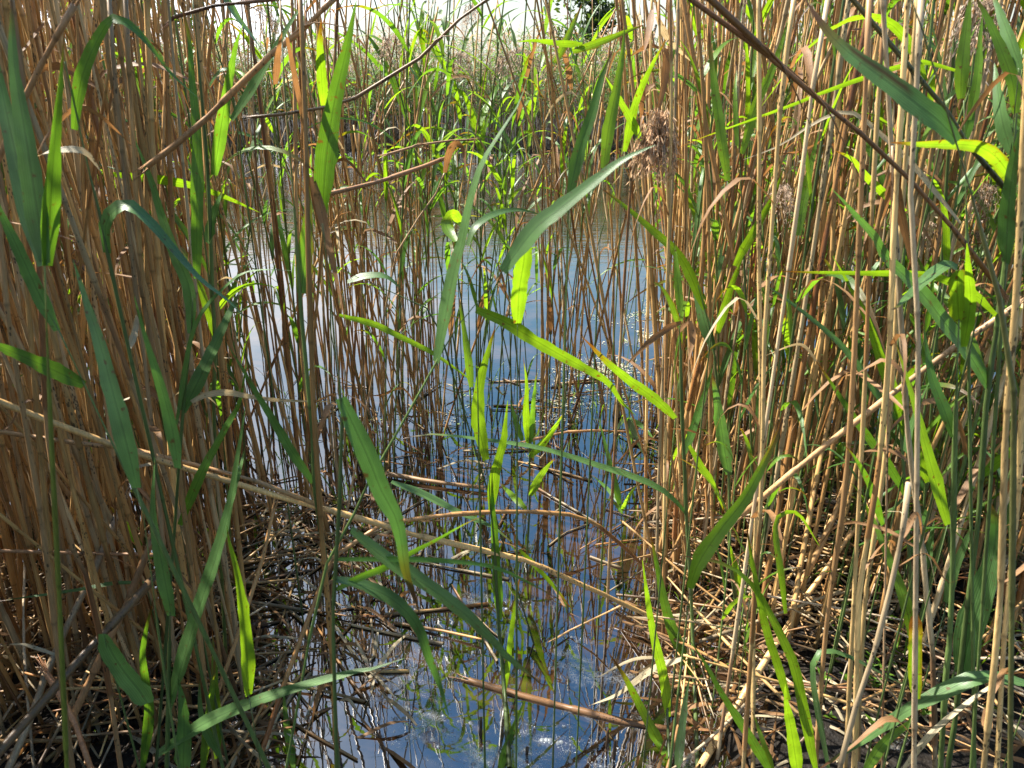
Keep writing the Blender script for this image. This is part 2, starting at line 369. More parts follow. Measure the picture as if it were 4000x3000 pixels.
# ------------------------------------------------------------------ setting: bed and bank, water
def smooth(a, b, x):
    t = np.clip((x - a) / (b - a), 0, 1); return t * t * (3 - 2 * t)
def terrain_z(x, y):
    b = -0.28 + 0.0 * x
    right = smooth(0.06 + 0.19 * y, 0.22 + 0.21 * y, x) * (1 - smooth(2.3, 3.4, y))
    left = smooth(-0.42, -0.62, x) * (1 - smooth(1.25, 1.7, y))
    here = 1 - smooth(0.75, 1.0, y)
    m = np.maximum(np.maximum(right, left), here)
    far = smooth(14.3, 15.3, y + 0.03 * x * 0 + 0.35 * np.sin(x * 0.9))
    out = np.maximum(smooth(30, 60, np.abs(x)), smooth(-4, -12, y))
    return b + 0.295 * m + 0.36 * far + 0.3 * out
def sinh_axis(n, ext, c=0.0, k=6.5):
    t = np.linspace(-1, 1, n); return c + ext * np.sinh(k * t) / np.sinh(k)
gx = sinh_axis(221, 400); gy = sinh_axis(241, 400, 2.0)
X, Y = np.meshgrid(gx, gy); Z = terrain_z(X, Y)
for j in range(Z.shape[0]):
    for i in range(Z.shape[1]):
        if abs(X[j, i]) < 6 and -1 < Y[j, i] < 7:
            Z[j, i] += 0.035 * noise.fractal(Vector((X[j, i] * 7, Y[j, i] * 7, 0)), 1.0, 2.0, 4)
mb = MB(); V = np.stack([X, Y, Z], -1).reshape(-1, 3); nx = len(gx)
i = (np.arange(len(gy) - 1)[:, None] * nx + np.arange(nx - 1)[None]).ravel()
mb.add(V, np.stack([i, i + 1, i + nx + 1, i + nx], -1), np.ones((len(V), 4)))
tag(mb.build('ground', M_MUD), None, None, None, 'structure')
mb = MB(); wx = np.linspace(-60, 60, 25); wy = np.linspace(-14, 40, 25); Xw, Yw = np.meshgrid(wx, wy)
V = np.stack([Xw, Yw, 0 * Xw], -1).reshape(-1, 3); i = (np.arange(24)[:, None] * 25 + np.arange(24)[None]).ravel()
mb.add(V, np.stack([i, i + 1, i + 26, i + 25], -1), np.ones((len(V), 4)))
tag(mb.build('water', M_WATER), None, None, None, 'structure')

# ------------------------------------------------------------------ far bank: reed bed and trees
def far_bed(y0, y1, n, hmin, hmax, seed):
    rs = np.random.RandomState(seed); mb = MB()
    for _ in range(n):
        y = y0 + (y1 - y0) * rs.rand() ** 1.3; x = rs.uniform(-1, 1) * (y * 0.95 + 1); h = rs.uniform(hmin, hmax)
        lean = rs.normal(0, 0.06, 2); b = np.array((x, y + 0.35 * math.sin(x * 0.9) * 0.6, -0.05))
        top = b + np.array((lean[0] * h, lean[1] * h, h))
        k = np.array((0.24, 0.17, 0.10)) * rs.uniform(0.55, 1.25)
        P = np.stack([b, (b + top) / 2 + np.array((0.01, 0, 0)), top]); tube(mb, P, (0.005, 0.004, 0.002), np.array([k * 0.3, k, k * 0.9]), 3)
        for q in range(rs.randint(6, 10)):
            s = rs.uniform(0.25, 1.0) ** 0.7; p = b + (top - b) * s; a = rs.uniform(0, 6.283); L = rs.uniform(0.22, 0.42); up = rs.uniform(0.1, 0.9)
            d = np.array((math.cos(a), math.sin(a), 0)); m_ = p + d * L * 0.5 + np.array((0, 0, up * L * 0.5)); e = p + d * L * 0.95 + np.array((0, 0, up * L * 0.45 - 0.06))
            wv = np.cross(d, (0, 0, 1)) * rs.uniform(0.008, 0.014) + np.array((0, 0, rs.uniform(-0.006, 0.006)))
            cc = np.array(LEAFCOL['yygydp'[rs.randint(0, 5)]]) * rs.uniform(1.1, 1.9)
            V = np.array([p - wv * 0.5, p + wv * 0.5, m_ + wv, m_ - wv, e])
            F = np.array([[0, 1, 2, 3]]); mb.add(V, F, np.tile(np.append(cc, 0.5), (5, 1))); mb.f.append(np.array([[3, 2, 4]]) + mb.n - 5)
        if rs.rand() < 0.62:
            pc = np.array((0.58, 0.47, 0.39)) * rs.uniform(0.8, 1.25); bend = rs.normal(0, 0.07, 2)
            for q in range(11):
                s = q / 11; p = top + np.array((bend[0] * s, bend[1] * s, 0.24 * s - 0.08)); a = rs.uniform(0, 6.283); L = 0.09 * (1 - 0.6 * s)
                e = p + np.array((math.cos(a) * L * 0.5, math.sin(a) * L * 0.5, L * 0.8 - 0.5 * L)); wv = np.array((-math.sin(a) * 0.4 + 0.5, math.cos(a) * 0.5, 0.3)) * 0.011
                mb.add(np.array([p - wv, p + wv, e + wv * 0.6, e - wv * 0.6]), np.array([[0, 1, 2, 3]]), np.tile(np.append(pc, 0.5), (4, 1)))
    return mb
tag(far_bed(14.3, 19.0, 6600, 1.4, 2.2, 3).build('far_reed_bed', M_PLUME if False else M_DRY), 'far bank of green and brown reeds with pale plumes across the pond', 'reed bed', None, 'stuff')

def make_tree(loc, h, cr, seed, label):
    rs = np.random.RandomState(seed); root = empty('broadleaf_tree', loc); tag(root, label, 'tree', None)
    t = MB(); P = spline([(0, 0, 0), (0.15, 0, h * 0.3), (-0.1, 0.1, h * 0.6), (0.1, 0, h * 0.92)], 10)
    tube(t, P, np.linspace(0.22, 0.04, 10), (0.05, 0.04, 0.03), 8)
    tips = []
    for q in range(16):
        s = rs.uniform(0.3, 0.95); p = P[int(s * 9)]; a = rs.uniform(0, 6.283); L = cr * rs.uniform(0.5, 1.0) * (1.1 - 0.5 * s)
        e = p + np.array((math.cos(a) * L, math.sin(a) * L, L * rs.uniform(0.1, 0.7))); tips.append(e); tips.append((p + e) / 2)
        tube(t, spline([p, (p + e) / 2 + np.array((0, 0, 0.1)), e], 5), np.linspace(0.07, 0.015, 5), (0.05, 0.04, 0.03), 5)
    t.build('trunk', M_BARK, root)
    c = MB(); n = 2600
    tips = np.array(tips); k = rs.randint(0, len(tips), n); off = rs.normal(0, 1, (n, 3)); off *= (rs.rand(n, 1) ** 0.5) * cr * 0.24 / np.linalg.norm(off, axis=1, keepdims=True) * 1.3
    ctr = tips[k] + off; A = nrm(rs.normal(0, 1, (n, 3))); B = nrm(np.cross(A, rs.normal(0, 1, (n, 3)))); sz = rs.uniform(0.06, 0.13, (n, 1))
    V = np.stack([ctr - A * sz, ctr + B * sz * 0.5, ctr + A * sz, ctr - B * sz * 0.5], 1).reshape(-1, 3)
    cc = np.array((0.030, 0.060, 0.018)) * rs.uniform(0.6, 1.5, (n, 1)); cc = np.repeat(np.concatenate([cc, np.full((n, 1), 0.5)], 1), 4, 0)
    c.add(V, np.arange(4 * n).reshape(-1, 4), cc); c.build('crown', M_LEAF, root, False)
def far_point(u, y, z=0.05):
    d = ray(u, 600); return (d[0] / d[1] * y, y, z)
make_tree(far_point(2290, 27), 4.4, 1.7, 1, 'tall dark tree behind the far reed bank, near the middle of the skyline')
make_tree(far_point(2520, 31), 3.6, 1.5, 2, 'smaller dark tree behind the far reed bank, just right of the tall dark tree')
make_tree(far_point(840, 30), 3.7, 1.6, 4, 'dark tree half hidden by the dense brown stand, beyond the far bank')
make_tree(far_point(2880, 34), 3.4, 1.7, 5, 'low dark tree beyond the far bank behind the sunlit stand')

# ------------------------------------------------------------------ plumes
def plume_mesh(base, axis, length, droop, n, rng, cols=((0.36, 0.24, 0.15), (0.50, 0.40, 0.32)), width=0.05):
    """a drooping reed panicle: a central axis and many fine hanging branchlets set with fluffy spikelets"""
    mb = MB(); base = np.asarray(base, float); axis = nrm(np.asarray(axis, float))
    side = nrm(np.cross(axis, (0, 0, 1)) + 1e-3)
    for q in range(n):
        s = rng.random(); p = base + axis * length * s + np.array((0, 0, -droop * s * s))
        a = rng.random() * 6.283; L = length * (0.65 - 0.35 * s) * (0.6 + 0.6 * rng.random())
        out = np.array((math.cos(a), math.sin(a), 0.25 - 1.2 * droop / max(length, .01))) * width / 0.05
        e1 = p + out * 0.025 + axis * L * 0.3; e2 = p + out * 0.045 + axis * L * 0.55 + np.array((0, 0, -droop * 0.5 - L * 0.35))
        Q = spline([p, e1, e2], 6)
        c = np.array(cols[0]) * (1 - rng.random()) + np.array(cols[1]) * rng.random(); c = c * (0.8 + 0.4 * rng.random())
        tube(mb, Q, (0.0006, 0.0006, 0.0006, 0.0006, 0.0005, 0.0003), c * 0.8, 3)
        for z in range(9):
            pp = Q[1 + z % 5] + np.array([rng.gauss(0, 0.004) for _ in range(3)]); dr = nrm(np.array((rng.gauss(0, .5), rng.gauss(0, .5), -0.8))) * (0.008 + 0.006 * rng.random()); wv = nrm(np.cross(dr, (rng.gauss(0, 1), rng.gauss(0, 1), 0.2))) * 0.0016
            cc = np.clip(c * (0.8 + 0.6 * rng.random()), 0, 0.8)
            mb.add(np.array([pp - wv * .4, pp + wv * .4, pp + dr * .6 + wv, pp + dr, pp + dr * .6 - wv]), np.array([[0, 1, 2, 3]]), np.tile(np.append(cc, .5), (5, 1))); mb.f.append(np.array([[0, 3, 4]]) + mb.n - 5)
    return mb

# ------------------------------------------------------------------ reeds of the stands: positions first
T22 = 4000 / 2212.0
def sample_region(u0, u1, y0, y1, n, u0b=None, u1b=None):
    """n points on the ground between two lines of sight (given at the near and at the far edge)"""
    out = []
    u0b = u0 if u0b is None else u0b; u1b = u1 if u1b is None else u1b
    for _ in range(n):
        t = rnd.random(); y = math.sqrt(y0 * y0 + (y1 * y1 - y0 * y0) * rnd.random()); t = (y - y0) / (y1 - y0)
        u = (u0 + (u0b - u0) * t) + ((u1 + (u1b - u1) * t) - (u0 + (u0b - u0) * t)) * rnd.random()
        zax = y * math.cos(PITCH) + CAM[2] * math.sin(PITCH)
        out.append(((u * T22 - 2000) / F4 * zax, y))
    return out
LEFT, MID, RIGHT, OFF = 'left', 'mid', 'right', 'off'
dead_spots = []
def spots(reg, *a, **k):
    dead_spots.extend((x, y, reg) for x, y in sample_region(*a, **k))
spots(LEFT, -120, 545, 1.02, 1.35, 45); spots(LEFT, -120, 550, 1.12, 3.3, 640, -260, 530)
spots(OFF, -1300, -160, 0.25, 1.2, 230); spots(OFF, -1100, -130, 1.5, 3.4, 340)  # the first, nearer lot is unseen, added to shade the near left
spots(LEFT, 560, 740, 1.75, 3.2, 46)
spots(MID, 740, 960, 2.15, 3.2, 72)
spots(MID, 1165, 1262, 2.45, 2.95, 18); spots(MID, 1288, 1345, 2.5, 2.95, 10); spots(MID, 960, 1400, 2.5, 3.3, 6)
spots(RIGHT, 1405, 1560, 1.5, 1.95, 42); spots(RIGHT, 1415, 1560, 1.95, 3.6, 95); spots(RIGHT, 1560, 2330, 1.7, 2.4, 190, 1540, 2330); spots(RIGHT, 1540, 2330, 2.4, 4.2, 270, 1500, 2330); spots(RIGHT, 1580, 2300, 1.25, 1.75, 85)
spots(OFF, 2340, 2800, 1.0, 4.0, 50)

def dead_path(h, rng):
    b = 0.05 * rng.gauss(0, 1); c = 0.05 * rng.gauss(0, 1)
    s = np.linspace(0, 1, 9); k = rng.gauss(0, .012)
    return np.stack([b * s ** 2 * h + k * np.sin(s * 6), c * s ** 2 * h + 0.6 * k * np.sin(s * 5 + 1), h * s - 0.06], 1)
def dead_geometry(mb, h, r, rng, dark):
    P, rad, col = reed_rings(dead_path(h, rng), r, rng, dead_colour(rng, dark)); tube(mb, P, rad, col, 6); return P
def dry_leaf(mb, P, rng, size=1.0):
    k = rng.randint(len(P) // 3, len(P) - 1); p = P[k]; a = rng.random() * 6.283; L = (0.10 + 0.22 * rng.random()) * size
    d = np.array((math.cos(a), math.sin(a), 0.0)); z = np.array((0, 0, 1.0))
    Q = spline([p, p + d * L * .3 + z * L * .35 * rng.random(), p + d * L * .6 + z * L * .1 * rng.gauss(0, 1), p + d * L * .75 - z * L * .6 * rng.random()], 9)
    ribbon(mb, Q, 0.006 + 0.010 * rng.random(), rng.choice('dddp'), wdir=np.cross(d, z) + 0.3 * z, tilt=np.linspace(0, rng.gauss(0, 1.5), 9), rng=rng)

dead_meshes, dead_leaf_meshes = [], []
for k in range(26):
    rng = random.Random(100 + k); mb = MB(); P = dead_geometry(mb, 1.9, 0.0052, rng, 0.0); dead_meshes.append(mb.mesh('dead_reed', M_DEAD))
    q = MB(); dry_leaf(q, P, rng); dead_leaf_meshes.append(q.mesh('dry_leaf', M_DRY))

WHERE = {LEFT: 'the dense shaded stand', MID: 'the clumps in open water', RIGHT: 'the open sunlit stand', OFF: 'the outermost fringe'}
def show_size(x, y, h, r):
    best = 0
    u0, v0, z0 = project((x, y, 0)); u1, v1, z1 = project((x, y, min(h, 1.45)))
    if z0 < .2: return 0
    if u0 < -60 and u1 < -60 or u0 > 4060 and u1 > 4060: return 0
    vv0, vv1 = max(0, min(3000, v1)), max(0, min(3000, v0))
    return (vv1 - vv0) * r / z0
specs = []
for x, y, reg in dead_spots:
    h = rnd.uniform(1.45, 1.95) if rnd.random() < 0.93 else rnd.uniform(0.3, 1.1)
    if reg == OFF: h = rnd.uniform(2.2, 3.1) if y < 1.6 else rnd.uniform(1.8, 2.3)  # near outer reeds made taller for the shade they cast
    r = rnd.choice((0.0028, 0.0034, 0.0041, 0.0048, 0.0057))
    if reg == MID: r *= 0.75; h = rnd.uniform(1.1, 1.75)
    ln = 0.07 if rnd.random() < 0.85 else 0.22
    specs.append([show_size(x, y, h, r), x, y, reg, h, r, rnd.gauss(0.01, ln), rnd.gauss(0, ln), rnd.random() * 6.283])
specs.sort(key=lambda t: -t[0])
N_DEAD = 262
rest = MB(); rest_leaf = MB()
from mathutils import Matrix, Euler
for k, (sz, x, y, reg, h, r, lx, ly, rz) in enumerate(specs):
    g = terrain_z(np.array(x), np.array(y)); z = max(float(g), -0.02)
    has_leaf = rnd.random() < 0.5
    if k < N_DEAD:
        j = k % len(dead_meshes)
        o = bpy.data.objects.new('dead_reed', dead_meshes[j]); C.objects.link(o)
        o.location = (x, y, z); o.rotation_euler = (ly, lx, rz); sc_r = r / 0.0052; o.scale = (sc_r, sc_r, h / 1.9)
        thick = 'thick' if r > 0.0046 else 'slender'
        tall = 'short broken' if h < 1.3 else 'tall'
        pose = 'leaning' if math.hypot(lx, ly) > 0.16 else 'upright'
        lf = 'with a dry leaf ' if has_leaf else 'with a bare stem '
        tag(o, f'{tall} {thick} {pose} dead brown reed {lf}in {WHERE[reg]}', 'reed', f'{tall} {thick} {pose} dead reeds {lf}in {WHERE[reg]}')
        if has_leaf:
            c = bpy.data.objects.new('dry_leaf', dead_leaf_meshes[j]); C.objects.link(c); c.parent = o
    else:
        rng = random.Random(5000 + k); tmp = MB(); P = dead_geometry(tmp, h, r, rng, 0.0)
        if has_leaf: dl = MB(); dry_leaf(dl, P, rng)
        Mx = np.array(Matrix.Translation((x, y, z)) @ Euler((ly, lx, rz)).to_matrix().to_4x4())
        def push(src, dst):
            n0 = 0
            V = np.concatenate(src.v) @ Mx[:3, :3].T + Mx[:3, 3]
            dst.v.append(V); dst.c.append(np.concatenate(src.c)); dst.f.extend(f + dst.n for f in src.f); dst.n += len(V)
        push(tmp, rest)
        if has_leaf: push(dl, rest_leaf)
ro = rest.build('dead_reeds', M_DEAD)
tag(ro, 'the mass of thin dead brown reed stems filling both stands', 'reeds', None, 'stuff')
tag(rest_leaf.build('dry_reed_leaves', M_DRY), 'curled dry leaves hanging among the mass of dead reeds', 'leaves', None, 'stuff')

# ------------------------------------------------------------------ green reeds of the stands
def reed_leaf_path(p, a, L, up, droop, n=12):
    d = np.array((math.cos(a), math.sin(a), 0)); z = np.array((0, 0, 1.0)); s = np.linspace(0, 1, n)[:, None]
    return p + d * L * (s * (0.55 + 0.35 * s)) * math.cos(up) * 1.1 + z * (L * s * math.sin(up) - droop * L * s ** 3)
def green_parts(seed, h, r, n, lo, plume):
    rng = random.Random(seed); s = np.linspace(0, 1, 9); b = rng.gauss(0, .06); c = rng.gauss(0, .05)
    P0 = np.stack([b * s ** 2 * h, c * s ** 2 * h, h * s - 0.05], 1)
    mb = MB(); P, rad, col = reed_rings(P0, r, rng, np.array((0.075, 0.115, 0.03)) * (0.8 + .5 * rng.random()), True); tube(mb, P, rad, col, 6)
    parts = [('stem', mb.mesh('stem', M_STEM))]
    a = rng.random() * 6.283
    for q in range(n):
        t = lo + (0.97 - lo) * (q + 0.5 * rng.random()) / n; p = P0[0] + np.array([np.interp(t, s, P0[:, k] - P0[0, k]) for k in range(3)])
        a += math.pi + rng.gauss(0, .5); L = (0.26 + 0.28 * rng.random()) * (1.15 - 0.45 * t); up = rng.uniform(0.55, 1.3); dr = rng.uniform(0.15, 0.8)
        d = np.array((math.cos(a), math.sin(a), 0)); lb = MB()
        st = rng.choice('yyygggbbd' if t > .4 else 'yggbdd')
        ribbon(lb, reed_leaf_path(p, a, L, up, dr), 0.014 + 0.011 * rng.random(), st, wdir=np.cross(d, (0, 0, 1)), tilt=np.linspace(0, rng.gauss(0, .9), 12), rng=rng, tipfrac=0.22 if rng.random() < .6 else 0)
        parts.append(('leaf', lb.mesh('leaf', M_DRY if st == 'd' else M_BLUE if st == 'b' else M_LEAF)))
    if plume:
        pm = plume_mesh(P0[-1] - np.array((0, 0, .02)), (0.25 * math.cos(a), .25 * math.sin(a), 1), 0.2, 0.10, 40, rng)
        parts.append(('plume', pm.mesh('plume', M_PLUME)))
    return parts
green_protos = [green_parts(900 + k, 1.5 + 0.35 * random.Random(k).random(), 0.0030, 8 + k % 3, 0.24, k % 3 == 0) for k in range(18)]
top_protos = [green_parts(1900 + k, 1.65, 0.0026, 8, 0.52, False) for k in range(8)]
green_spots = []
def gspots(reg, *a): green_spots.extend((x, y, reg) for x, y in sample_region(*a))
gspots(RIGHT, 1420, 2300, 1.45, 2.9, 92); gspots(RIGHT, 1600, 2300, 1.2, 1.8, 20); gspots('low', 1440, 2300, 1.08, 1.75, 24); gspots(MID, 880, 1240, 2.2, 3.4, 18); gspots(MID, 560, 880, 2.0, 3.4, 12); gspots(LEFT, -100, 540, 1.6, 3.2, 22); gspots(OFF, -600, -150, .8, 2.5, 14); gspots(OFF, 2350, 2700, 1.2, 3, 8)
for k, (x, y, reg) in enumerate(green_spots):
    pr = green_protos[k % len(green_protos)]
    root = empty('green_reed', (x, y, max(float(terrain_z(np.array(x), np.array(y))), -0.02)))
    sc = rnd.uniform(0.72, 1.05); low = reg == 'low'; reg = RIGHT if low else reg; sc = rnd.uniform(0.36, 0.6) if low else sc; root.rotation_euler = (rnd.gauss(0, .07), rnd.gauss(0, .07), rnd.random() * 6.283); root.scale = (sc, sc, sc)
    tall = 'short young' if low else 'tall' if sc > 0.9 else 'shorter'; pl = 'with a pale plume ' if any(n == 'plume' for n, _ in pr) else 'without plume '
    tag(root, f'{tall} slim green reed {pl}in {WHERE[reg]}', 'reed', f'{tall} slim green reeds {pl}in {WHERE[reg]}')
    for n_, me in pr:
        o = bpy.data.objects.new(n_, me); C.objects.link(o); o.parent = root
# leafy green reeds past the ones told apart: an unseen tall fringe added to shade the near left, and the depth of the stands
gm, gl = MB(), MB()
more = sample_region(-1200, -160, 0.25, 1.2, 55) + sample_region(1450, 2350, 1.9, 4.3, 150) + sample_region(860, 1400, 2.4, 3.3, 24) + sample_region(540, 900, 2.2, 3.4, 14) + sample_region(-100, 540, 1.5, 3.0, 30)
for k, (x, y) in enumerate(more):
    rng = random.Random(60000 + k); pr = green_protos[rng.randint(0, 17)] if not 205 <= k < 229 else top_protos[k % 8]; sc = rng.uniform(.8, 1.1) * (1.55 if k < 55 else 1)
    Mx = np.array(Matrix.Translation((x, y, -.02)) @ Euler((rng.gauss(0, .08), rng.gauss(0, .08), rng.random() * 6.283)).to_matrix().to_4x4() @ Matrix.Scale(sc, 4))
    for n_, me in pr:
        if n_ == 'plume' or me.materials[0] == M_DRY: continue
        V = np.empty(len(me.vertices) * 3); me.vertices.foreach_get('co', V); V = V.reshape(-1, 3) @ Mx[:3, :3].T + Mx[:3, 3]
        cc = np.empty(len(V) * 4); me.color_attributes['Col'].data.foreach_get('color', cc)
        dst = gm if n_ == 'stem' else gl
        dst.v.append(V); dst.c.append(cc.reshape(-1, 4)); dst.f.extend(np.array([list(p.vertices)]) + dst.n for p in me.polygons); dst.n += len(V)
tag(gm.build('green_reed_stems', M_STEM), 'mass of thin green reed stems deep in the stands', 'reeds', None, 'stuff')
tag(gl.build('green_reed_leaves', M_LEAF), 'mass of green reed leaves deep in the stands', 'leaves', None, 'stuff')

# ------------------------------------------------------------------ the reeds one can tell apart, each with its own leaves
SV = np.array(SDIR)
hero_count = [0]
def px_path(s, Y0, dY=0.0, n=16, zmin=0.01, pw=1.4):
    q = parse(s); L = np.concatenate([[0], np.cumsum([math.hypot(q[i + 1][0] - q[i][0], q[i + 1][1] - q[i][1]) for i in range(len(q) - 1)])]); L /= L[-1]
    return spline([at_y(u, v, Y0 + dY * t ** pw, zmin) for (u, v), t in zip(q, L)], n)
def leaf(root, s, wpx, style, Y0, dY=None, tilt=None, name='leaf', rng=None, n=18):
    rng = rng or rnd
    st = style[0]
    if dY is None: dY = Y0 * rng.uniform(-0.10, 0.12)
    P = px_path(s, Y0, dY, n)
    zc = (P - CAM) @ FW; width = wpx * KC * float(np.mean(zc[: n // 2])) / F4
    if tilt is None: tilt = {'y': rng.uniform(8, 30), 'g': rng.uniform(-25, 30), 'b': -rng.uniform(30, 55)}.get(st, rng.uniform(-40, 40))
    T = nrm(np.gradient(P, axis=0)); wd = nrm(np.cross(T, nrm(CAM - P))).mean(0)
    sg = 1 if wd @ SV > 0 else -1
    th = np.full(n, R(tilt) * sg) + np.linspace(0, rng.gauss(0, .35), n)
    mb = MB(); ribbon(mb, P, width / math.cos(min(abs(R(tilt)), 0.9)), st, view=CAM, tilt=th, rng=rng, tipfrac=0.2 if 't' in style else 0.09 if rng.random() < .5 else 0.0, edge='e' in style, flat_tip='f' in style, streak='s' in style)
    return mb.build(name, M_DRY if st in 'dp' else M_BLUE if st == 'b' else M_LEAF, root)
def stem_y(wpx, real=0.0075):
    return real / (wpx * KC / F4)
def axis_to_y(s, z):
    u, v = parse(s.split()[0])[0]; return ray(u, v)[1] * z
def reed(label, stem, sw, leaves, Y=None, r=None, col=(0.075, 0.115, 0.03), dead=False):
    hero_count[0] += 1; rng = random.Random(3000 + hero_count[0])
    if Y is None:
        if leaves: s, wp = leaves[0][:2]; Y = axis_to_y(s, 0.0185 / (wp * KC / F4))
        else: Y = axis_to_y(stem, 0.0085 / (sw * KC / F4))
    else: Y *= 0.84
    Y = min(max(Y, 0.5), 3.6)
    if stem is None:
        u, v = parse(leaves[0][0])[0]; p = at_y(u, v, Y); P = [p]; sw = sw or 16
    else: P = list(px_path(stem, Y, 0, 14))
    gz = max(float(terrain_z(np.array(P[-1][0]), np.array(P[-1][1]))), -0.03) - 0.04
    if P[-1][2] > 0.06:
        dn = P[-1] - P[0] if len(P) > 1 else np.array((0, 0, -1.0)); dn = nrm(dn / max(abs(dn[2]), 1e-3))
        sl = np.clip(dn[:2] / max(abs(dn[2]), .2), -.25, .25); hgt = P[-1][2] - gz
        k0 = P[-1].copy()
        for t in (0.35, 0.7, 1.0): P.append(k0 + np.array((sl[0] * hgt * t, sl[1] * hgt * t, -hgt * t)))
    if len(P) < 2: P.append(P[0] - np.array((0, 0, 0.08)))
    P = np.array(P)[::-1]
    z0 = float((P[-1] - CAM) @ FW); r = r or max((0.36 if dead else 0.44) * sw * KC / F4 * float(np.mean([(p - CAM) @ FW for p in P[len(P) // 2:]])), 0.0014)
    name = 'dead_reed' if dead else 'green_reed'
    root = empty(name, P[0]); tag(root, label, 'reed')
    off = Vector(P[0]); mb = MB()
    PP = spline(P, 24) if len(P) > 2 else P
    PR, rad, cc = reed_rings(PP, r * 1.12, rng, np.asarray(col), not dead); tq = np.linspace(0, 1, len(rad)); tube(mb, PR, rad if dead else rad * np.clip((1 - tq) / 0.2, 0.3, 1), cc, 8)
    objs = [mb.build('stem', M_DEAD if dead else M_STEM, root)]
    for L in leaves:
        s, wp, st = L[:3]; kw = L[3] if len(L) > 3 else {}
        objs.append(leaf(root, s, wp, st, kw.pop('Y', Y), rng=rng, name='dry_leaf' if st[0] in 'dp' else 'leaf', **kw))
    if dead and not leaves:
        for _ in range(rng.randint(1, 3)):
            lb = MB(); dry_leaf(lb, PP[:max(len(PP) - 2, 6)], rng, 0.7); objs.append(lb.build('dry_leaf', M_DRY, root))
    for o in objs: o.data.transform(Matrix.Translation(-off))
    return root
def fallen(label, path, wpx, col=(0.40, 0.25, 0.115), ya=None, yb=None, real=0.0095, name='fallen_reed', zmin=0.012):
    """a broken stem lying or leaning across: its own thing, ends at the depths ya and yb"""
    hero_count[0] += 1; rng = random.Random(7000 + hero_count[0])
    q = parse(path); zc = real / (wpx * KC / F4)
    ya = ya or ray(*q[0])[1] * zc; yb = yb or ray(*q[-1])[1] * zc
    col = np.asarray(col) * np.array((1.0, 0.86, 0.68))
    P = px_path(path, ya, yb - ya, 30, zmin, 1.0)
    r = 0.36 * wpx * KC / F4 * float(np.mean((P - CAM) @ FW))
    PR, rad, cc = reed_rings(P, r * 1.1, rng, np.asarray(col), False, None, False); mb = MB(); tube(mb, PR, rad * (1 + 0.25 * np.linspace(0, 1, len(rad))), cc, 8)
    for e, d in ((P[0], nrm(P[0] - P[2])), (P[-1], nrm(P[-1] - P[-3]))):          # split, frayed ends
        for _ in range(7):
            a = np.array([rng.gauss(0, 1) for _ in range(3)]); a = nrm(a - d * (a @ d)); L = r * rng.uniform(2, 9)
            tube(mb, spline([e - d * r * 2 + a * r * .8, e + d * L * .5 + a * r * .9, e + d * L + a * r * rng.uniform(.8, 2.2)], 5), np.array((.32, .3, .25, .18, .05)) * r, np.asarray(col) * rng.uniform(.7, 1.4), 4)
    if len(P) > 4 and rng.random() < .7:                                              # a strip of peeling sheath
        k = rng.randint(6, 22); q0 = P[k]; T0 = nrm(P[k + 2] - P[k]); sd = nrm(np.array([rng.gauss(0, 1) for _ in range(3)])); L = rng.uniform(.05, .12)
        tube(mb, spline([q0, q0 + T0 * L * .4 + sd * r * 1.6, q0 + T0 * L + sd * r * 4 - np.array((0, 0, .4 * L))], 7), np.linspace(.5, .08, 7) * r, np.asarray(col) * 1.15, 4)
    o = mb.build(name, M_DEAD); mid = Vector(P.mean(0)); o.data.transform(Matrix.Translation(-mid)); o.location = mid
    tag(o, label, 'fallen reed'); return o

# the left edge
reed('near green reed fanning out four broad dark leaves at the upper left edge', '4:275,40 290,500 310,1000 340,1600 370,2200', 40,
     [('1:270,1640 110,1000 0,500 -60,200', 140, 'b'), ('1:280,1620 170,900 90,400 70,-60', 150, 'b'), ('1:290,1640 335,900 380,400 395,180', 130, 'g')], col=(0.12, 0.14, 0.02))  # dull leaf style used here so the blades look shaded
reed('dark leaning green reed whose glowing wide leaf reaches the left edge at mid height', '4:300,330 380,500 490,720 560,890 660,1090 780,1330', 38,
     [('4:520,795 300,690 0,560 -160,520', 115, 'g'), ('4:355,460 240,230 120,-30 1:0,1300 -80,1120', 95, 'b')])
reed('dark thin reed with two leaves folded over at sharp bends inside the dense stand', '1:400,380 450,750 560,1080 620,1350 670,1580 4:720,250 790,560 880,950 930,1170', 32,
     [('1:460,800 500,500 600,250 700,115 810,165 940,300 1050,450 1240,620', 95, 'g'), ('1:665,1560 650,1400 700,1300 800,1270 920,1370 1050,1520 1230,1720 1400,1850 1530,1980', 95, 'b'), ('4:800,570 830,470 845,370', 42, 'pf')])
reed('upright reed with a straight broad leaf crossing the pale tan stems of the dense stand', '4:1190,250 1180,480 1150,750 1120,1050 1100,1350 1080,1659', 26,
     [('1:1215,1720 1215,1200 1215,800 1185,500 1170,250 1110,-20', 85, 'g'), ('4:1180,480 1:1170,1780 1080,1560 1000,1330 930,1100 800,790', 88, 'b'), ('4:1130,960 1250,720 1360,480 1440,300 1510,180', 98, 'b'), ('4:1180,900 1260,860 1400,840 1560,870 1750,890 2090,900', 48, 'p'), ('4:1090,1040 1200,450 1400,180 1500,110 1600,85 1800,90', 38, 'b')])
reed('thin dark green reed with lit narrow leaves near the left skyline', '1:1190,0 1220,350 1260,750 1290,1200 1300,1500 4:1310,200 1330,600 1320,1000', 30,
     [('1:1320,1080 1390,620 1450,300 1500,150', 95, 'g'), ('1:1430,740 1560,540 1700,300 1820,100 1920,-30', 68, 'b'), ('1:1280,1500 1330,1300 1380,1160', 70, 'b')], Y=1.45)
reed('reed whose bluish leaf hangs down from the top edge left of the broken brown stub', None, 14, [('1:1350,-60 1480,130 1600,290 1660,420', 70, 'b')])
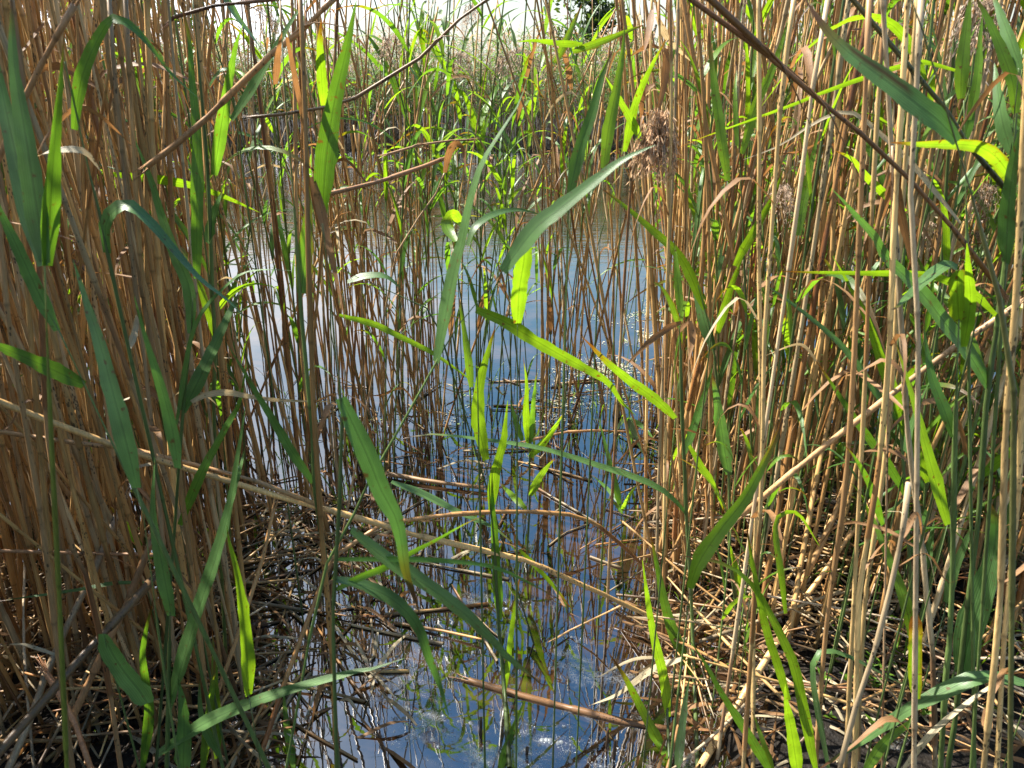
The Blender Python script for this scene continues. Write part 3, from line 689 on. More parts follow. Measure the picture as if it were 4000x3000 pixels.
reed('green reed with a lit yellow leaf lying level across the brown stems', None, 16, [('1:700,1075 1000,1110 1200,1150 1400,1220 1600,1310', 62, 'y')])
reed('tall dark reed with brown broken cap and broad half lit leaves', '1:1740,250 1760,600 1790,950 1820,1300 1835,1600 4:1850,250 1890,700 1920,1000 1940,1300 1960,1659 7:1990,200 2030,700 2060,1300', 36,
     [('4:1860,230 1:1890,1450 1900,1300 1910,1100', 130, 'ge'), ('1:1990,1310 2010,1000 2060,650 2140,300 2200,0', 150, 'g'), ('1:1995,650 1980,400 1975,250 1985,110', 72, 'yt'), ('4:1935,1400 1800,1200 1700,1030 1600,870 1500,700 1400,540', 72, 'b'),
      ('1:1700,520 1715,330 1740,200', 50, 'd'), ('1:1770,230 1850,640 1920,1050', 38, 'd'), ('1:1925,1090 1990,1330 2060,1640 4:2130,400', 70, 'd')], Y=1.05)
reed('reed at the lower left with three dark blades spreading like a fan', '7:1050,700 1040,1200 1030,1700', 34,
     [('7:1060,720 1000,400 950,100 955,-260', 105, 'b'), ('7:1040,1300 1130,1000 1220,700 1320,400 1400,120 1440,-80 4:1520,900', 105, 'b'), ('7:1130,1720 1135,1350 1100,1100', 100, 'b'), ('7:980,1570 1170,1440 1350,1340 1600,1240 1850,1160 2212,1060 8:200,1060 450,980', 95, 'b')], Y=0.85)
reed('dark reed with a very long broad leaf before the dense shaded stand', '4:845,1440 880,1560 7:930,350 960,700', 22,
     [('4:845,1430 780,1150 700,850 620,550 540,300 450,20', 128, 'b'), ('4:1100,1310 1060,1050 980,750 900,500 830,250', 92, 'b')])
reed('reed with one slim rising leaf left of the sparkling water', None, 16, [('4:1110,1660 1250,1330 1400,1050 1480,900 1530,600', 72, 'g'), ('7:1360,200 4:1460,1400 1520,1150', 50, 'b')])
reed('reed with a wide glowing leaf at the right rim of the dense stand, low down', None, 22, [('7:1535,1210 1520,900 1470,500 1410,250 1400,160', 100, 'y')])
reed('low reed with two short yellow leaves at the foot of the dense stand', None, 16, [('7:1250,1690 1290,1300 1320,1050 1325,890', 62, 'yt'), ('7:1340,1600 1330,1200 1310,800', 72, 'y')])
reed('reed with a pale sun bleached leaf hanging in front of the dark leaning old stem', None, 14, [('7:640,830 700,960 780,1080 860,1180 910,1260', 108, 'bf', {'tilt': -55})])
reed('reed with a long level pale leaf entering from the left edge', None, 8, [('7:900,515 700,520 450,565 200,600 -30,632', 26, 'b')], Y=1.3)
reed('reed with a green leaf ending in a long orange tip, low in the dense stand', None, 10, [('7:870,290 800,200 740,110 640,15', 55, 'gt')])
reed('reed with a dark leaf behind the fan of dark blades at lower left', None, 14, [('7:880,1659 920,1300 880,950 950,600', 70, 'g'), ('7:1350,1580 1250,1350 1230,1080', 60, 'b')])
reed('reed with yellowed lower leaf at the bottom edge beside the dark litter', None, 14, [('7:1430,1659 1480,1530 1560,1450 1750,1450 1930,1500', 36, 'p'), ('7:1810,1659 1770,1400 1745,1150', 60, 'y')])
# the middle
reed('long green reed slanting over the water with two big grey green leaves', '5:1050,90 900,260 760,440 640,650 560,820 460,980 360,1120 250,1330 100,1659 8:-60,420', 24,
     [('5:640,655 700,350 760,50 2:800,1500 850,1250 930,1000 1050,800 1160,620 1210,440', 108, 'b'), ('5:1050,95 2:1110,1590 1250,1410 1400,1290 1600,1130 1800,980 1990,895', 128, 'b', {'tilt': -25})])
reed('reed with an upright dark green leaf leaning right above the big grey green leaf', None, 14, [('2:1460,1200 1530,900 1600,700 1660,480 1725,310', 92, 'g')])
reed('reed with a straight upright yellow green leaf left of the brown seed head', None, 14, [('2:1670,1040 1700,800 1750,550 1790,300 1800,160', 90, 'y')])
reed('reed with a narrow lit leaf touching the brown seed head', None, 12, [('2:1800,935 1850,700 1900,550 1980,380 2060,240', 62, 'y'), ('2:1905,860 1780,640 1680,470', 62, 'y')])
reed('reed with three yellow leaves crossing near the tree on the skyline', None, 12, [('2:1480,320 1650,260 1800,200 1930,150', 56, 'ye'), ('2:1370,390 1440,250 1540,20', 56, 'yet'), ('2:1540,272 1420,268 1250,250 1140,258', 46, 'y')], Y=2.0)
reed('reed with a long lit leaf sloping down right under the brown seed head', '6:200,180 290,520 310,720 340,950 390,1350 400,1500 9:390,280', 24,
     [('6:240,330 100,20 2:1950,1400 1800,1270 1640,1150', 72, 'y'), ('6:390,1350 350,1100 320,900 285,720', 96, 'b', {'tilt': -20}), ('6:300,580 240,400 190,200 110,20', 82, 'b'), ('6:320,480 370,300 430,120 490,-20', 60, 'y'), ('6:110,1230 180,1030 250,820 300,650', 64, 'g')], Y=1.65)
reed('low reed with a curled lit leaf and a pale arching leaf at the centre', None, 10, [('2:830,1515 880,1400 1000,1320 1150,1295 1300,1330', 50, 'b'), ('2:760,1490 700,1400 715,1340 750,1325 785,1370', 70, 'yf')], Y=1.9)
reed('reed with a broad bright upright leaf at the centre of the open water', None, 18, [('5:1140,415 1150,220 1180,30 1190,-100', 100, 'yf')])
reed('reed with a long sunlit leaf slanting down right across the blue water', None, 18, [('5:885,330 1050,400 1200,490 1350,580 1550,690 1700,780 1780,900 1870,985', 96, 'y')])
reed('bright green reed standing mid water with upright lit leaves and leafy sheath', '5:940,1250 960,1500 8:985,100 1000,350 1020,740 1040,950 1060,1200 1090,1659', 30,
     [('5:945,1260 895,1000 905,800 955,600 1005,430', 96, 'y'), ('5:975,1570 1000,1350 1050,1150 1080,890', 82, 'y'), ('5:855,810 830,600 800,400 780,250', 62, 'y'), ('8:1030,745 1015,500 1000,250 985,0 980,-180', 72, 'g'), ('8:1062,1180 1080,1000 1110,750 1140,550 1170,420', 44, 'yt'), ('8:1020,1690 1100,1450 1185,1235', 62, 'g')], Y=1.42)
reed('dark reed whose broad orange tipped leaf hangs down to the water', '4:1990,-200 2060,400 2090,700 2110,900 2105,1300 2090,1659 8:20,330 0,700', 34,
     [('5:50,875 130,1050 220,1250 300,1450 400,1650 8:450,450 510,620 537,710', 150, 'bt', {'tilt': -10}), ('8:110,190 300,350 500,480 700,620 850,740 980,870 1080,980 1200,1070 1300,1155', 112, 'b'), ('8:15,495 150,520 320,590 440,680 530,800 600,1000 660,1150 715,1335', 88, 'b'), ('8:20,560 150,490 320,420 480,330 620,260 800,160 920,105', 56, 'g'), ('8:30,370 300,370 600,375 900,400 1050,440 1200,510 1410,625', 36, 'g')])
reed('reed with a long arched leaf crossing the water low above its surface', '6:85,430 95,700 100,1000 115,1240 130,1659 9:150,400 165,800 180,1200 200,1700', 28,
     [('5:2180,1590 2080,1480 1950,1400 1750,1330 1500,1250 1250,1180 900,1130 600,1100 360,1145', 48, 'b'), ('6:90,350 70,100 50,-120', 60, 'y'), ('6:80,430 40,310 -20,200 5:1980,160', 46, 'ye'), ('6:100,410 30,435 -100,530 -250,680', 46, 'd'), ('6:140,405 60,500 40,690', 40, 'd'), ('6:150,400 168,500 138,660', 44, 'd'), ('6:145,1170 220,1300 290,1400 370,1600', 46, 'y'), ('9:165,1085 60,850 0,660 8:2010,450 1960,200', 84, 'g')], Y=1.5)
reed('small reed with crossing narrow leaves above the floating litter', None, 9, [('5:360,1395 550,1470 750,1570 900,1640 8:1000,180 1150,310', 56, 'b'), ('8:1150,310 1230,390 1350,520 1485,690', 36, 'yt')], Y=1.5)
reed('low reed at the lower right of the water with three tall lit blades', '8:2050,1000 2065,1340 2080,1659', 20,
     [('8:2070,1345 2040,1100 1980,850 1940,600 1910,370', 72, 'y'), ('8:2070,1610 2000,1480 1880,1250 1790,1080 1700,945', 72, 'yt'), ('8:2160,985 1980,1050 1850,1140 1750,1210 1580,1275', 50, 'p')], Y=1.3)
reed('slim young reed with short bright leaves among the clumps in the water', '5:1270,700 1230,900 1215,1160 1215,1560', 14,
     [('5:1205,1160 1190,950 1195,800 1175,620', 56, 'y'), ('5:1225,1150 1235,950 1260,700', 40, 'g'), ('5:1215,1240 1300,1150 1380,1040 1425,965', 62, 'y'), ('5:1170,1140 1130,1020 1095,890', 46, 'g'), ('5:1220,1480 1270,1370 1340,1280 1370,1250', 62, 'y'), ('5:1195,1560 1120,1490 1030,1400', 50, 'y')], Y=2.0)
reed('short reed with drooping bunched leaves right of the clumps in the water', '5:1830,1000 1850,1150 1850,1500', 8,
     [('5:1830,1000 1870,1100 1925,1250', 60, 'b'), ('5:1825,1000 1840,1120 1830,1260', 46, 'g'), ('5:1835,1000 1930,1070 1990,1150', 36, 'g'), ('5:1830,1000 1780,1030 1740,1090', 30, 'b')], Y=2.3)
reed('tiny shoot with thin spreading blades at the right of the dark reflections', '8:1780,0 1785,300 1795,640', 10,
     [('5:1780,1580 1740,1400 1690,1200 1640,1000', 46, 'g'), ('5:1780,1580 1830,1480 1885,1400', 30, 'y'), ('8:1780,40 1700,-60 1600,-150', 30, 'g'), ('8:1785,60 1830,-40', 26, 'y'), ('8:1790,90 1730,20 1660,-10', 24, 'b')], Y=1.75)
reed('reed with a long narrow leaf along the lower left clump of the water', '5:30,80 400,235 630,370', 14, [('5:40,365 250,420 400,490 600,590 750,690 900,805', 46, 'y'), ('5:90,160 200,125 330,130 440,220', 46, 'b')], Y=1.6)
reed('reed with brown edged slim leaf pointing down right beside the tall tan stems', None, 10, [('5:2115,1000 2000,890 1850,780 1700,660 1600,560 1540,500', 74, 'yt')])
# the right
reed('reed with a great bent sunlit leaf rising to the right above the fallen litter', None, 22, [('9:150,550 200,400 330,200 450,50 6:500,1480 620,1250 700,1070 732,915', 110, 'yt')])
reed('stout dark reed near the right edge with a long blue green leaf reaching up left', '3:2200,300 2150,900 2110,1600 6:2050,400 1990,800 1965,1100 1945,1380 9:1930,158 1890,450 1850,750 1820,1050 1790,1350 1740,1659', 40,
     [('6:1985,805 1900,650 1750,450 1600,250 1450,100 1350,0 3:1300,1480 1150,1300 1030,1170', 96, 'b'), ('6:2050,375 1900,230 1750,150 1550,110 1200,105 900,100 715,95', 56, 'y'), ('9:1830,1070 1870,850 1950,600 2020,350 2040,150 1990,-20', 190, 'b', {'tilt': -15}), ('6:1950,1360 2050,1270 2150,1190 2260,1120', 70, 'y')], Y=1.12)
reed('dark upright reed carrying a short rounded glowing leaf that folds over to a pale back', '6:1810,390 1800,700 1790,1000 1780,1300 1775,1659 9:1770,500 1750,900 1730,1100 1700,1600', 42,
     [('6:1810,400 1802,260 1800,150 1805,90', 118, 'yef', {'tilt': 5}), ('6:1800,75 1740,55 1650,110 1560,190 1430,315 1395,330', 80, 'b'), ('6:1775,1115 1720,950 1640,740 1600,500 1590,370', 86, 'g'), ('6:1840,560 1880,300 1870,100 1860,-80', 80, 'y')], Y=1.0)
reed('thin dark reed with long slanting leaves crossing the pale leaning stem', '6:1410,700 1440,900 1460,1200 1480,1500 9:1500,300 1520,600 1540,900 1550,1400', 22,
     [('6:1440,1035 1300,850 1200,700 1080,550 950,430 800,310 650,200 585,163', 46, 'b'), ('6:1480,1475 1400,1330 1250,1120 1130,950 1000,750 930,650', 66, 'g'), ('6:1620,1395 1540,1200 1450,950 1370,750 1300,550 1250,400 1130,170 1030,0', 92, 'y'), ('6:930,650 870,565 800,545 650,600 555,645', 24, 'p')], Y=1.4)
reed('reed with a tall bright blade just right of the pale leaning stem', None, 16, [('6:1740,1659 1640,1300 1570,1050 1500,800 1440,600 1393,470', 88, 'y')])
reed('reed with a short hanging lit leaf in the middle of the sunlit stand', None, 14, [('6:765,640 752,500 722,365', 52, 'yf')])
reed('reed with a straight leaf pointing up left from the lower right', None, 14, [('9:1530,900 1480,650 1400,420 1320,220 1230,-30', 72, 'y'), ('6:1340,1659 1250,1400 1170,1250 1105,1170', 56, 'g')])
reed('thick olive leaning reed with the broadest blue green leaf and a rusty streak', '3:1500,-40 1620,250 1700,500 1760,700 1830,950 1900,1250 1980,1560 6:2080,300 2150,800', 52,
     [('3:1800,875 1700,760 1550,640 1350,490 1200,380 1050,250 950,130 865,0', 150, 'bst', {'tilt': -15})], col=(0.10, 0.10, 0.03))
reed('reed at the top right with upright glowing leaves in front of the sky', '3:1840,620 1850,1000 1860,1500', 30,
     [('3:1820,610 1830,400 1860,150 1885,-60', 92, 'y'), ('3:1870,740 1920,500 1940,250 1955,80', 62, 'y')], Y=1.05)
reed('reed at the right edge with one yellow and one pale glossy leaf', '3:2180,420 2170,700 2110,1000 2100,1600', 30,
     [('3:2160,700 2140,500 2060,280 1980,100 1900,-40', 82, 'y'), ('3:2195,430 2130,250 2060,70 2010,-50', 72, 'b', {'tilt': -50}), ('3:2135,945 2080,750 2050,550 2030,390', 86, 'b', {'tilt': -50}), ('3:2100,1620 2120,1250 2160,950 2205,740', 110, 'b')], Y=1.0)
reed('reed with a curled bright leaf bending over to a long thin tip', None, 18, [('3:2100,1255 2125,1100 2050,980 1950,910 1800,890 1600,890 1390,880', 100, 'ye')])
reed('reed with a very thin bright leaf rising right across the tan stems', None, 8, [('3:1790,435 1580,380 1450,410 1250,470 1000,560 800,640 500,750 250,840 70,915', 36, 'y')], Y=1.35)
reed('reed with a lit hanging leaf with rusty top left of the thick tan stem', None, 14, [('3:382,1115 350,900 310,600 280,350 262,140', 76, 'yt')])
reed('reed with slender lit leaves between the two tall tan stems', '3:440,500 460,1000 480,1500', 16, [('3:425,1640 600,1330 680,1180 722,1045', 62, 'y'), ('3:470,950 560,640 650,450 720,250 752,120', 70, 'y'), ('3:440,900 430,600 440,400', 40, 'y')], Y=1.7)
reed('reed with one upright lit leaf behind the grey leaning stems', None, 14, [('3:820,1455 850,1250 900,1000 952,790', 66, 'y'), ('3:1480,1305 1400,1240 1250,1100 1150,980 1045,930', 60, 'y')])
reed('reed with a thin leaf arching to a withered tip among the grey stems', None, 8, [('3:1820,1375 1700,1230 1500,990 1350,850 1200,720 1080,690 900,770 700,900 480,985', 34, 'p')], Y=1.4)
reed('reed with a glowing short leaf with golden rim standing over the litter', None, 20, [('9:1550,1235 1535,1050 1540,850 1533,715', 82, 'yeft')])
reed('reed bending a long withered leaf over in an arch at the lower right', None, 18, [('9:930,1700 850,1300 800,1050 740,900 650,720 560,560 440,440 300,380 100,350', 72, 'y')], Y=1.02)
reed('reed with a bright yellow blade at the bottom edge right of the water', None, 18, [('9:820,1720 780,1450 745,1250 738,1140', 92, 'y'), ('9:760,1240 700,1050 620,800 560,520 520,300 498,140', 62, 'y'), ('9:740,705 710,450 680,250 682,130 740,80 830,100 950,290', 46, 'y')], Y=1.05)
reed('reed with a tight pale arch of leaf over the litter at the bottom right', None, 12, [('9:1010,1680 960,1400 910,1100 930,970 1000,935 1150,980 1400,1110 1600,1200', 46, 'b')], Y=1.05)
reed('reed with a broad pale leaf sweeping in from the bottom right corner', None, 14, [('9:2260,1150 2100,1112 1900,1110 1700,1200 1500,1300 1200,1500 940,1670', 88, 'b', {'tilt': -45}), ('9:1230,1680 1350,1500 1500,1380 1545,1275', 70, 'y')], Y=0.95)
reed('reed with a dark leaf crossing the lower right toward the fallen thick stem', None, 14, [('9:650,1690 500,1430 350,1200 250,1020 145,865', 72, 'g'), ('9:665,1690 600,1500 550,1350 528,1305', 52, 'y'), ('9:70,1690 100,1450 130,1200 150,1100', 66, 'b')], Y=1.15)
reed('reed with a lit leaf low beside the full height tan stems', None, 12, [('9:480,660 430,420 388,255', 56, 'y')])
reed('bottom right reed with withered tan leaf rising to the right edge', None, 12, [('9:1450,1690 1650,1440 1900,1230 2100,1100 2240,1015', 42, 'p')], Y=0.95)
reed('slim reed with narrow paired leaves behind the dark upright reeds', '9:1500,-50 1505,340 1510,700', 18, [('9:1505,345 1560,220 1620,60 1650,-60', 56, 'g'), ('9:1610,430 1640,250 1660,120', 60, 'b')], Y=1.5)
reed('reed with a long lit leaf in front of the thick tan stems at far right', None, 14, [('9:1735,640 1780,450 1850,280 1900,130', 74, 'b'), ('6:1480,1210 1540,1000 1620,800 1660,690', 70, 'b')], Y=1.3)

# tall dead stems that stand out from the stands
tan = (0.56, 0.37, 0.15); grey = (0.42, 0.31, 0.18); brown = (0.27, 0.15, 0.06)
for lab, p, wd_, cl in (
    ('straight pale tan reed stem running the full height right of the water', '3:570,-60 580,700 575,1659 6:590,700 580,1300 560,1659 9:545,500 540,900 540,1680', 40, tan),
    ('thick pale tan reed stem leaning right beside the full height one', '3:800,-60 730,450 690,900 640,1659 6:610,500 600,1100 590,1500', 46, tan),
    ('grey brown reed stem leaning right, second from the thick tan one', '3:1010,-60 960,200 900,600 850,1000 790,1450 6:700,500 640,900', 42, grey),
    ('tan reed stem behind the broad blue green leaf at upper right', '3:1355,-60 1320,500 1290,1000 1265,1500 6:1230,800', 44, tan),
    ('wide weathered reed stem behind the thick olive reed', '3:1580,-60 1540,700 1510,1250 6:1560,400', 58, grey),
    ('first of the pair of thick spotted stems rising from the litter', '3:1500,-80 6:1400,0 1380,600 9:1290,0 1200,500 1180,1000 1170,1600', 50, tan),
    ('second of the pair of thick spotted stems rising from the litter', '3:1560,-80 6:1440,0 1400,800 9:1310,100 1245,500 1205,1000 1190,1640', 42, tan),
    ('spotted stem left of the thick pair rising from the litter', '3:1260,-80 6:1190,0 1150,900 9:1090,100 1030,500 980,900 950,1300', 48, brown),
    ('grey stem with a split top leaning over the litter', '6:1500,1400 9:1480,100 1400,500 1300,900 1150,1350', 50, grey),
    ('dark weathered stem right of the glowing short leaf', '6:1330,-1750 1380,-900 1470,700 1520,1400 9:1560,0 1600,500 1650,1000 1665,1690', 48, grey),
    ('thick tan stem at the right edge beside the stout dark reed', '6:2260,-1700 2150,500 2100,1000 9:2080,200 2060,700 2010,1200 1960,1690', 62, tan),
    ('second thick tan stem at the right edge, outermost', '6:2300,-1700 2230,300 2200,900 2170,1600 9:2130,400 2080,1000', 55, tan),
    ('large tan stem near the left top with smooth joints', '1:770,-60 790,400 820,800 840,1300 870,1659 4:940,400 1060,1000 7:1150,200 1200,560', 44, (0.32, 0.18, 0.07)),  # big left stems: shade of this side put into their darker colour
    ('large grey brown stem left of the smooth jointed one', '1:670,-60 700,400 760,1000 820,1659 4:900,700 960,1300', 42, (0.29, 0.19, 0.10)),
    ('broad brown stem at the left edge, bottom to top', '1:-40,900 4:40,300 150,1000 260,1659 7:350,900', 52, (0.31, 0.18, 0.08)),
    ('brown stem with bent sheath near the left edge', '1:60,-80 200,1000 4:290,1050 340,1400 380,1659 7:480,300 560,600 620,850 680,1200', 50, (0.32, 0.18, 0.08)),
    ('tall double stem left of the open water', '1:1850,-60 1885,700 4:1910,300 1940,1000 7:1965,-100 1990,300 2030,700 2060,1200 2080,1690', 50, (0.24, 0.125, 0.04)),
    ('straight tan stem passing behind the brown seed head', '2:1970,-60 1960,400 1955,800 1950,1500 5:1940,700', 26, tan),
    ('tan stem just right of the brown seed head', '2:2080,-60 2090,500 2080,1200 5:2060,300', 32, tan),
    ):
    reed(lab, p, wd_, [], dead=True, col=cl)

# broken and fallen stems
fallen('long pale fallen reed slanting from the left edge down across the water', '4:-80,870 300,1020 600,1130 900,1240 1250,1340 1600,1450 2000,1560 2212,1620 8:280,150 500,220 900,310 1200,380 1400,470 1700,600 1900,700 2100,780 2270,890', 44, (0.52, 0.36, 0.17), 0.95, 1.3)
fallen('second fallen reed just above the long pale one, with a frayed left end', '4:-20,1080 200,1110 400,1150 800,1190 1000,1240 1400,1340 1700,1430 1960,1535', 36, (0.42, 0.27, 0.14), 1.05, 1.1)
fallen('arched bent reed bridging the water at mid height', '7:1590,1640 1750,1150 1880,800 2000,480 2130,200 8:90,180 300,150 600,110 900,82 1200,77 1450,92 1600,140 1750,250 1850,350 1950,440', 36, (0.42, 0.25, 0.11), 0.95, 1.35)
fallen('pale leaning stem crossing the right stand up to a frayed end', '6:2110,345 1900,480 1700,620 1400,850 1100,1080 900,1240 700,1400 470,1600', 48, (0.42, 0.29, 0.17), 0.98, 1.05)
fallen('long dark brown stem slanting down from the top edge right of the water', '3:120,-30 400,150 600,315 770,460 950,620 1200,820 1430,1020 1600,1220 1750,1380 1880,1550 2060,1780', 40, (0.19, 0.10, 0.035), 0.88, 0.8)
fallen('thick dark sheath lying along the long dark brown stem at the top edge', '3:240,-40 400,110 600,300 770,455', 52, (0.16, 0.085, 0.025), 0.86, 0.86)
fallen('thin dark stem slanting down beside the thick olive reed', '3:1140,-20 1300,180 1480,380 1620,540 1740,690 1860,880 1950,1000 2090,1160', 36, (0.06, 0.065, 0.025), 0.93, 0.9)
fallen('dark arching dry stem rising right to the top edge over the far bank', '1:1560,722 1900,690 2:0,650 250,560 450,430 600,300 780,120 1010,-40', 26, (0.17, 0.11, 0.06), 1.3, 1.25)
fallen('broken brown stem pointing right above the pond', '2:-20,1195 250,1130 500,1050 675,983', 34, (0.33, 0.19, 0.10), 1.35, 1.5)
fallen('thin dry stalk above the broken brown stem over the pond', '2:330,955 600,880 865,862', 20, (0.30, 0.20, 0.12), 1.6, 1.7)
fallen('tan broken reed slanting up right to the broken brown stub', '1:910,1025 1200,800 1500,500 1680,330 1850,200 2060,-10', 48, (0.34, 0.20, 0.10), 0.95, 0.95)
fallen('thin brown reed slanting up right at the upper left corner', '1:-20,1010 130,650 280,350 460,30', 46, (0.32, 0.19, 0.10), 0.8, 0.8)
fallen('dark twig lying level along the top edge of the dense stand', '1:1040,140 1130,60 1300,38 1700,-5', 26, (0.14, 0.07, 0.04), 1.2, 1.2)
fallen('old blackened stem leaning across the lower left corner', '7:-30,1590 200,1330 420,1060 620,850 930,510', 66, (0.12, 0.08, 0.045), 0.72, 0.98)
fallen('grey smooth stem leaning across the lower left behind the blackened one', '7:40,1690 200,1330 290,1060 430,750 600,400 745,40', 54, (0.34, 0.28, 0.21), 0.9, 1.2)
fallen('tan stem leaning right in front of the blackened one', '7:455,1330 620,980 800,600 935,250', 54, (0.36, 0.22, 0.12), 0.95, 1.05)
fallen('reddish stem forking down from the grey smooth stem', '7:290,1080 380,1220 450,1350 570,1690', 48, (0.30, 0.16, 0.09), 0.95, 0.85)
fallen('level tan stem crossing the lower left stems', '7:-20,318 400,330 800,340 1155,350', 28, (0.36, 0.22, 0.13), 1.1, 1.15)
fallen('tan stem leaning right at the rim of the dense stand', '7:1305,1310 1480,800 1600,450 1690,60', 36, (0.38, 0.24, 0.12), 1.05, 1.2)
fallen('large fallen stem floating on the scummy water at the bottom', '8:840,1120 1100,1195 1350,1262 1600,1325 1900,1395 2240,1430', 54, (0.15, 0.085, 0.04), 9, 9, zmin=0.001)
fallen('thick pale fallen stem at the bottom of the sunlit stand', '9:215,1650 380,1370 520,1150 700,860', 56, (0.50, 0.35, 0.18), 1.02, 1.25)
fallen('pale stem leaning right from the litter toward the spotted stems', '9:845,510 1000,200 1085,-20', 50, (0.47, 0.32, 0.17), 1.45, 1.5)
fallen('second pale stem leaning right from the litter, lower than the first', '9:860,610 1000,420 1235,70', 42, (0.45, 0.30, 0.15), 1.4, 1.5)
fallen('bleached thin stem lying level over the litter', '9:600,592 1000,660 1460,745', 18, (0.55, 0.48, 0.40), 1.35, 1.25)
fallen('flat dry stem lying level at the back of the litter', '9:575,405 800,355 1045,308', 26, (0.38, 0.25, 0.14), 1.6, 1.6)
fallen('thin dark stem slanting right under the long arched leaf', '5:1200,1140 1500,1080 1830,1085', 20, (0.32, 0.20, 0.11), 1.9, 2.0)
fallen('floating dry stem in the dark water behind the arched reed', '5:370,1350 600,1390 930,1430', 34, (0.42, 0.29, 0.18), 9, 9)
fallen('pale bent stalk at lower centre slanting to the fallen reed', '8:1370,865 1500,790 1650,720 1785,655', 18, (0.48, 0.33, 0.18), 1.4, 1.35)

# the bent brown dry leaf over the pond and the two hanging ones on the right
reed('dead reed holding a folded brown leaf over the pond', '2:690,1070 640,1200 560,1300 400,1520', 20, [('2:690,1065 720,930 760,880 805,925 825,1095', 52, 'd'), ], Y=1.7, dead=True, col=(0.36, 0.23, 0.12))
reed('dead stem with two rusty leaves hanging behind the long dark brown stem', '3:1400,900 1400,1060 1390,1500', 24, [('3:1400,1060 1375,1200 1335,1370', 62, 'd'), ('3:1405,1070 1450,1300 1530,1680', 62, 'd')], Y=1.05, dead=True, col=(0.34, 0.21, 0.11))
reed('dead reed with curled rusty leaves beside the brown seed head', '2:2010,-40 2020,300 2030,600 2060,1100', 26, [('2:1985,520 1920,570 1905,680 1920,780', 42, 'd'), ('2:1970,60 1950,200 1920,330', 50, 'd'), ('2:2060,300 2045,500 1990,760', 60, 'd'), ('2:2000,100 2080,250 2212,380', 46, 'p')], Y=1.9, dead=True, col=tan)

# the brown seed head on its bent stalk
def seed_head_reed():
    rng = random.Random(77); Y = 1.38
    P = [at_y(u, v, Y) for u, v in parse('2:1935,830 1925,760 1905,680 1900,640 1910,900 1915,1300 5:1905,300')]
    base = at_y(*parse('2:1945,825')[0], Y); root = empty('dead_reed', (base[0] - 0.02, Y, -0.02)); tag(root, 'reed with a large drooping brown seed head beside the tall tan stems', 'reed')
    off = Vector(root.location); mb = MB()
    Q = spline([(off[0], Y, -0.02), (off[0] - .006, Y, 0.5), (off[0] - 0.005, Y, base[2] - 0.04), (off[0] + .006, Y, base[2] + 0.015), tuple(base + np.array((0.02, 0, 0.0)))], 22)
    PR, rad, cc = reed_rings(Q, 0.0032, rng, np.array((0.36, 0.23, 0.11))); tube(mb, PR, rad, cc, 6); s = mb.build('stem', M_DEAD, root)
    pm = MB()
    e = at_y(*parse('2:2020,1060')[0], Y); ax = e - base; L = np.linalg.norm(ax)
    for q in range(130):
        t = rng.random() ** 0.8; p = base + ax * t * 0.55 + np.array((0.02, 0, 0.012)) * (1 - t); a = rng.random() * 6.283; rr = 0.034 * math.sqrt(rng.random()) * (0.55 + 0.9 * min(t, .6))
        o_ = np.array((math.cos(a) * rr, math.sin(a) * rr, 0.03 * (1 - t))); Lh = L * (0.28 + 0.42 * rng.random())
        S = spline([p, p + o_ * 0.8 + np.array((0, 0, 0.008)), p + o_ * 1.15 + np.array((0, 0, -Lh * .5)), p + o_ * 1.2 + np.array((rng.gauss(0, .004), 0, -Lh))], 9)
        c = np.array((0.42, 0.28, 0.17)) * (0.8 + 0.7 * rng.random()); c2 = np.array((0.55, 0.45, 0.36))
        tube(pm, S, np.array((.6, .7, .8, .9, 1, 1, 1, .8, .4)) * 0.0011, np.linspace(0, 1, 9)[:, None] * (c2 - c) * rng.random() + c, 3)
        for z in range(16):
            k = rng.randint(2, 8); pp = S[k] + np.array([rng.gauss(0, .003) for _ in range(3)]); dr = np.array((rng.gauss(0, .004), rng.gauss(0, .004), -0.008 - .005 * rng.random())); wv = nrm(np.cross(dr, (rng.gauss(0, 1), rng.gauss(0, 1), .1))) * .0013
            ck = c * (0.8 + .9 * rng.random()); pm.add(np.array([pp, pp + dr * .5 + wv, pp + dr, pp + dr * .5 - wv]), np.array([[0, 1, 2, 3]]), np.tile(np.append(ck, .5), (4, 1)))
    h = pm.build('seed_head', M_PLUME, root)
    for o in (s, h): o.data.transform(Matrix.Translation(-off))
seed_head_reed()

# ------------------------------------------------------------------ stubs, litter, scum, floating flecks
for lab, u, v, h, r in (('short broken stub standing in the scummy water, the tallest there', 910, 1455, 0.045, .004), ('small stub right of the tallest one in the scummy water', 1193, 1580, 0.02, .004), ('stub beside the fallen floating stem', 1685, 1560, .06, .003), ('second stub beside the fallen floating stem, a little right', 1730, 1600, .05, .004)):
    p = ground_at(1300 + u * KC, 1950 + v * KC); rng = random.Random(int(u)); mb = MB()
    PR, rad, cc = reed_rings(np.array([(0, 0, -.05), (0.002, 0, h)]), r, rng, np.array((0.10, 0.055, 0.025)), inter=0.03); tube(mb, PR, rad, cc, 7)
    o = mb.build('reed_stub', M_DEAD); o.location = p; tag(o, lab, 'stub')

